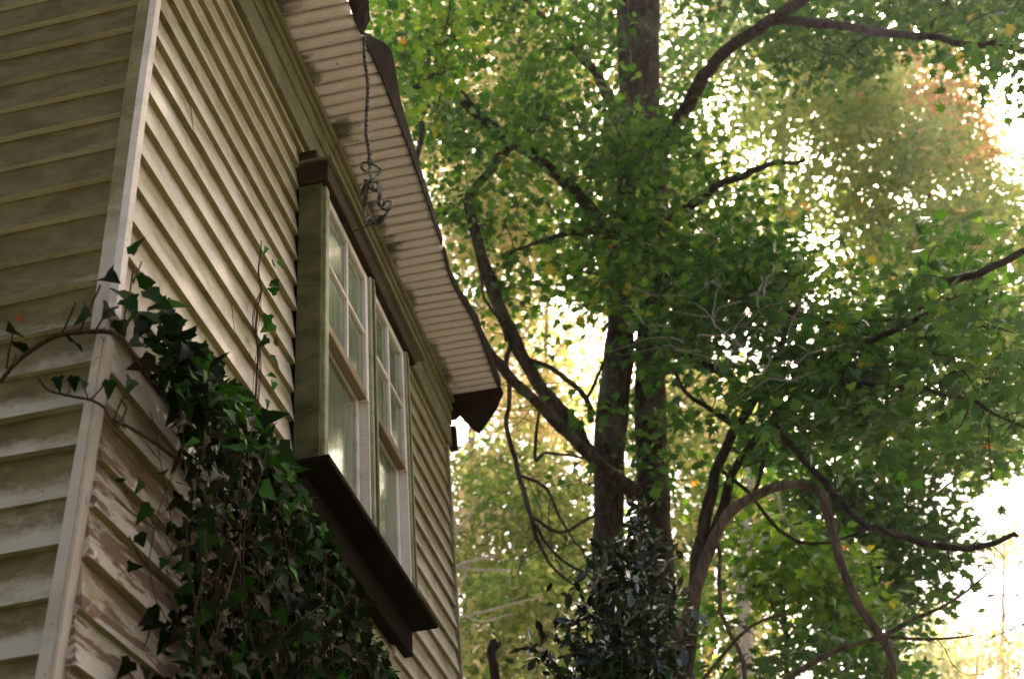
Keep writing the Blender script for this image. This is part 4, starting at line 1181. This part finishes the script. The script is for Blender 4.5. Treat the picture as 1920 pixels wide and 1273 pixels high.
# glossy evergreen shrub in front of the trunks
PALS = np.array([(0.006, 0.020, 0.005), (0.010, 0.028, 0.007), (0.014, 0.038, 0.009)])
p = P(1170, 1290, 6.2)
sh = empty('evergreen_shrub', (p[0], p[1], ground_h(p[0], p[1])), 'dark glossy evergreen shrub in front of the twin maple trunks', 'shrub')
sC = []; sB = []; stm = MB()
stems = []
for (x0, x1, y1, D) in [(1160, 1195, 935, 6.2), (1165, 1205, 960, 6.1), (1150, 1150, 1040, 6.0), (1140, 1090, 1110, 6.1), (1170, 1230, 1050, 6.2), (1180, 1262, 1120, 6.3), (1160, 1125, 1080, 5.9), (1170, 1190, 1000, 6.3), (1150, 1060, 1180, 6.0), (1190, 1290, 1190, 6.2), (1170, 1210, 1120, 5.9), (1160, 1160, 1150, 5.8), (1140, 1010, 1215, 6.2), (1150, 1100, 1200, 5.8), (1180, 1240, 1200, 5.9), (1160, 1180, 1060, 5.9), (1175, 1275, 1250, 5.8), (1150, 1040, 1265, 5.9)]:
    q = limb_path([(x0, 1400, 9), ((x0 * 0.4 + x1 * 0.6), 1400 * 0.4 + y1 * 0.6, 6), (x1, y1, 3)], D, 0.035, 0.02)
    stm.tube(q[:, :3], q[:, 3], 5, caps=False)
    stems.append(q)
    m = len(q)
    for j, pnt in enumerate(q[int(m * 0.1):]):
        for k in range(3 if y1 < 1000 else 6):
            d = rng.normal(size=3); d[2] = abs(d[2]) * 0.3 + 0.1; d /= np.linalg.norm(d)
            sC.append(pnt[:3] + d * rng.uniform(0.0, 0.10 if y1 < 1000 else 0.20))
            sB.append((*(d * 0.6), 0))
sC = np.array(sC)
stm.build('stems', M['bark_dark'], sh)['kind'] = 'stuff'
build_leaves(sh, sC, rot_mats(len(sC), rng.uniform(0, 6.28, len(sC)), 0.7), rng.uniform(0.055, 0.10, len(sC)), (PALS, rng.integers(0, 3, len(sC))), OVAL, M['leaf_shrub'], 'shrub', 260, 'foliage')

# ------------------------------------------------------------------ ivy on the wall
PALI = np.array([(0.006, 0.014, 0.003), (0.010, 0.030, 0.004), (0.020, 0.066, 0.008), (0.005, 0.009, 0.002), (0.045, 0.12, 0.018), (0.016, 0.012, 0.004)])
ivy = empty('ivy', (0.10, 1.0, 0.0), 'dense dark ivy climbing the house wall below the window', 'ivy')
def top_z(y): return float(np.interp(y, [0.0, 0.1, 0.35, 0.9, 1.28, 1.55, 2.2, 2.6, 2.9], [3.86, 3.84, 3.84, 3.88, 3.88, 3.83, 3.73, 3.62, 3.45]))
def left_edge(z): return float(np.interp(z, [2.2, 2.7, 3.1, 3.4, 3.7, 3.9], [0.16, 0.20, 0.32, 0.28, 0.14, 0.03]))
def on_wall(x, y, z):                            # where the leaf is seen against the wall
    k = CAM[0] / (CAM[0] - x)
    return CAM[1] + (y - CAM[1]) * k, CAM[2] + (z - CAM[2]) * k
iC = []; iB = []; iS = []
while len(iC) < 4600:
    x = 0.03 + rng.random() ** 1.2 * 0.30
    y = rng.uniform(0, 2.9); z = rng.uniform(1.95, 3.92)
    yw, zw = on_wall(x, y, z)
    if zw > top_z(yw) - 0.03 or yw < left_edge(zw) + rng.normal(0, 0.05): continue
    if x > 0.08 + 0.5 * (yw - left_edge(zw)): continue
    edge = min(1, (yw - left_edge(zw)) / 0.30 + 0.10)
    if rng.random() > edge * (0.65 + 0.8 * mnoise.noise((y * 3.1, z * 3.1, 0.2)) + 0.3): continue
    iC.append((x, y, z)); iB.append((0.8, -0.45, 0.45)); iS.append(rng.uniform(0.032, 0.062))
while len(iC) < 6400:                            # inner leaves near the boards, tinted dark as depth shade
    x = rng.uniform(0.025, 0.12); y = rng.uniform(0, 2.9); z = rng.uniform(1.95, 3.85)
    yw, zw = on_wall(x, y, z)
    if zw > top_z(yw) - 0.08 or yw < left_edge(zw) + 0.10 + abs(rng.normal(0, 0.12)): continue
    iC.append((x, y, z)); iB.append((0.8, -0.3, 0.4)); iS.append(rng.uniform(0.035, 0.06))
nin = len(iC)
# the leafy upper fringe, leaning out
while len(iC) < nin + 480:
    x = rng.uniform(0.04, 0.22); y = rng.uniform(0.0, 1.5); z = rng.uniform(3.3, 3.9)
    yw, zw = on_wall(x, y, z)
    if yw < 0.1 or abs(zw - top_z(yw) + 0.12) > 0.11: continue
    iC.append((x, y, z)); iB.append((0.7, -0.45, 0.5)); iS.append(rng.uniform(0.045, 0.085))
# individually seen sprigs: pixel, size
SPRIG = [(196, 520, 62), (222, 545, 55), (160, 572, 50), (248, 478, 40), (262, 505, 50), (258, 530, 45), (275, 545, 52), (290, 570, 50), (238, 560, 45), (255, 590, 55), (280, 600, 55), (300, 610, 52), (320, 590, 45), (345, 640, 55), (375, 660, 58), (400, 680, 60), (420, 690, 40), (340, 665, 45), (30, 620, 48), (35, 655, 40), (130, 640, 46), (110, 706, 32), (140, 705, 30), (155, 712, 28), (205, 712, 36), (245, 710, 40), (318, 615, 50), (262, 640, 50), (300, 680, 52), (330, 700, 55), (365, 720, 55), (395, 740, 58), (430, 750, 60), (460, 775, 62), (485, 790, 60), (500, 810, 58), (430, 790, 55), (470, 820, 60), (520, 835, 55), (225, 905, 26), (265, 900, 34), (258, 1000, 36), (240, 1060, 30), (300, 885, 40), (285, 950, 44), (205, 575, 40), (225, 600, 42)]
def onX(px, py, X):
    r = ray(px, py); return CAM + r * ((X - CAM[0]) / r[0])
def onY(px, py, Yv):
    r = ray(px, py); return CAM + r * ((Yv - CAM[1]) / r[1])
nfr = len(iC)
for (x, y, s) in SPRIG:
    p = onY(x, y, -0.10 + 0.05 * rng.random()) if x < 235 else onX(x, y, 0.06 + 0.08 * rng.random())
    iC.append(tuple(p)); iB.append((0.45, -0.75, 0.35)); iS.append(s * np.linalg.norm(p - CAM) / F * 1.0)
iC = np.array(iC); iS = np.array(iS); iB = np.array(iB, float) + rng.normal(0, 0.22, (len(iC), 3))
yaw = math.pi + rng.normal(0, 0.8, len(iC))
iR = rot_mats(len(iC), yaw, 0.6, iB)
w = np.clip((on_wall(iC[:, 0], iC[:, 1], iC[:, 2])[1] - 3.45) / 0.42, 0, 1)  # greener tints towards the top paint in light from above
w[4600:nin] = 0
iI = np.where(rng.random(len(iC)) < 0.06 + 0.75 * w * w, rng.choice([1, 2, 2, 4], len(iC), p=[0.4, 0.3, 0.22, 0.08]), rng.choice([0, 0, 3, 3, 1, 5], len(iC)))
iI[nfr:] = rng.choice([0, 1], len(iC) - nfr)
score = iC[:, 0] + iS * 3; score[nfr:] = 99
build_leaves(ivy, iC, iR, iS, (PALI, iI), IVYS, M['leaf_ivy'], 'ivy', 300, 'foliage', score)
# stems
sm = MB()
for k in range(170):
    y = rng.uniform(0.25, 2.6); z1 = min(top_z(y), rng.uniform(2.8, 3.85)); x = rng.uniform(0.03, 0.26)
    pts = []; zz = rng.uniform(2.0, 2.5)
    drift = rng.normal(0, 0.4)
    for t in np.linspace(0, 1, 7):
        pts.append((x + rng.normal(0, 0.03) + 0.02, max(0.05, y + drift * t + 0.10 * math.sin(t * 7 + k) + rng.normal(0, 0.06)), zz + (z1 - zz) * t + rng.normal(0, 0.05), rng.uniform(0.0014, 0.0036) * (1.3 - t)))
    q = spline(pts, 0.05, 0.02)
    yw, zw = on_wall(q[:, 0], q[:, 1], q[:, 2])
    okk = np.array([b < top_z(a) - 0.06 and a > left_edge(b) - 0.05 for a, b in zip(yw, zw)])
    q = q[:int(np.argmin(okk))] if not okk.all() else q
    if len(q) < 4: continue
    sm.tube(q[:, :3], q[:, 3], 4, caps=False)
tag(sm.build('stems', M['stem'], ivy), kind='stuff')
for rws in ([(0, 716, 8), (18, 690, 8), (45, 665, 9), (80, 640, 9), (110, 627, 9), (150, 622, 9), (212, 624, 9), (240, 650, 8), (262, 690, 8), (300, 740, 7)],
            [(70, 708, 4), (85, 728, 5), (105, 736, 5), (140, 744, 5), (170, 750, 5), (195, 765, 6), (205, 785, 6), (240, 800, 6), (290, 830, 7), (330, 860, 7)],
            [(115, 626, 4), (125, 600, 4), (142, 567, 3)], [(150, 622, 5), (160, 590, 4), (188, 535, 4)], [(178, 622, 4), (200, 585, 4), (222, 575, 4)],
            [(12, 690, 4), (14, 660, 4), (24, 625, 3)], [(16, 692, 3), (30, 664, 3)], [(170, 748, 3), (182, 735, 3), (197, 718, 3)], [(125, 742, 3), (130, 725, 3), (124, 708, 2)], [(165, 746, 3), (158, 732, 3), (155, 715, 2)],
            [(232, 625, 5), (232, 590, 4), (242, 550, 4), (250, 500, 3)], [(212, 790, 4), (225, 752, 4), (245, 730, 4)], [(205, 785, 4), (220, 800, 5), (235, 765, 4), (225, 748, 4), (245, 742, 4)],
            [(240, 925, 3), (225, 905, 3)], [(215, 934, 3), (250, 965, 4), (290, 990, 4)], [(242, 1005, 3), (260, 1040, 3), (290, 1075, 3)]):
    pts = []
    for x, y, wd in rws:
        p = onY(x, y, -0.075) if x < 215 else onX(x, y, 0.075)
        pts.append((*p, wd * 0.5 * np.linalg.norm(p - CAM) / F))
    q = spline(pts, 0.02, 0.004)
    MB().tube(q[:, :3], q[:, 3], 5).build('stem', M['stem'], ivy, smooth=True)

# thin creeper higher up the wall
cr = empty('creeper', tuple(onX(482, 780, 0.03)), 'thin single creeper with a few bright leaves climbing the clapboards left of the window', 'vine')
CRP = [(482, 800, 5), (478, 750, 5), (481, 700, 5), (484, 655, 5), (479, 625, 5), (481, 600, 5), (485, 570, 4), (490, 545, 4), (484, 510, 4), (487, 480, 3), (490, 452, 3)]
q = spline([(*onX(x, y, 0.026), w * 0.5 * 3.9 / F) for x, y, w in CRP], 0.02, 0.004)
MB().tube(q[:, :3], q[:, 3], 5).build('stem', M['stem'], cr, smooth=True)
for dx in (5, -6, 8):
    q = spline([(*onX(x + dx * math.sin(i * 0.9), y, 0.022), 0.0016) for i, (x, y, w) in enumerate(CRP[:8])], 0.02, 0.004)
    MB().tube(q[:, :3], q[:, 3], 4).build('stem', M['stem'], cr, smooth=True)
spots = [(497, 462, 24), (510, 492, 22), (522, 488, 24), (506, 510, 24), (513, 525, 26), (505, 535, 26), (520, 548, 26), (502, 590, 34), (512, 606, 34), (500, 632, 30), (513, 640, 26), (505, 668, 30), (500, 705, 30), (512, 715, 26), (497, 748, 26)]
lC = np.array([onX(x, y, 0.05) for x, y, s in spots]); lS = np.array([s * 3.9 / F for x, y, s in spots])
lB = np.tile((0.85, -0.5, 0.15), (len(spots), 1)) + rng.normal(0, 0.25, (len(spots), 3))
build_leaves(cr, lC, rot_mats(len(lC), math.pi + rng.normal(0, 0.7, len(lC)), 0.4, lB), lS, (PALI, rng.choice([2, 4, 2, 1], len(lC))), IVYS, M['leaf_ivy'], 'ivy', 60)

# one dry leaf caught on the boards
PALD = np.array([(0.36, 0.10, 0.03)])
p = onY(35, 588, -0.024)
me = leaf_mesh('dry', OVAL, PALD[0], M['leaf_far'])
o = link('dry_leaf', me, p)
o.rotation_euler = (math.radians(-80), math.radians(15), math.radians(200)); o.scale = (0.035, 0.035, 0.035)
tag(o, 'small dry orange leaf caught on the front clapboards at far left', 'leaf')

# ------------------------------------------------------------------ volume added mostly to imitate lens flare, a thin haze between the trees
hm = bpy.data.materials.new('flare_haze')
hm.use_nodes = True
for n in list(hm.node_tree.nodes): hm.node_tree.nodes.remove(n)
ho = hm.node_tree.nodes.new('ShaderNodeOutputMaterial')
hv = hm.node_tree.nodes.new('ShaderNodeVolumePrincipled')
hv.inputs['Color'].default_value = (0.95, 0.93, 0.96, 1)
hv.inputs['Density'].default_value = 0.0009
hv.inputs['Anisotropy'].default_value = 0.85
hm.node_tree.links.new(hv.outputs[0], ho.inputs['Volume'])
bpy.context.view_layer.update()
top = max((o.matrix_world @ Vector(c)).z for o in SC.objects if o.type == 'MESH' for c in o.bound_box)

tag(MB().box(-305, 305, -305, 305, -3, top + 1).build('flare_haze', hm), kind='stuff')
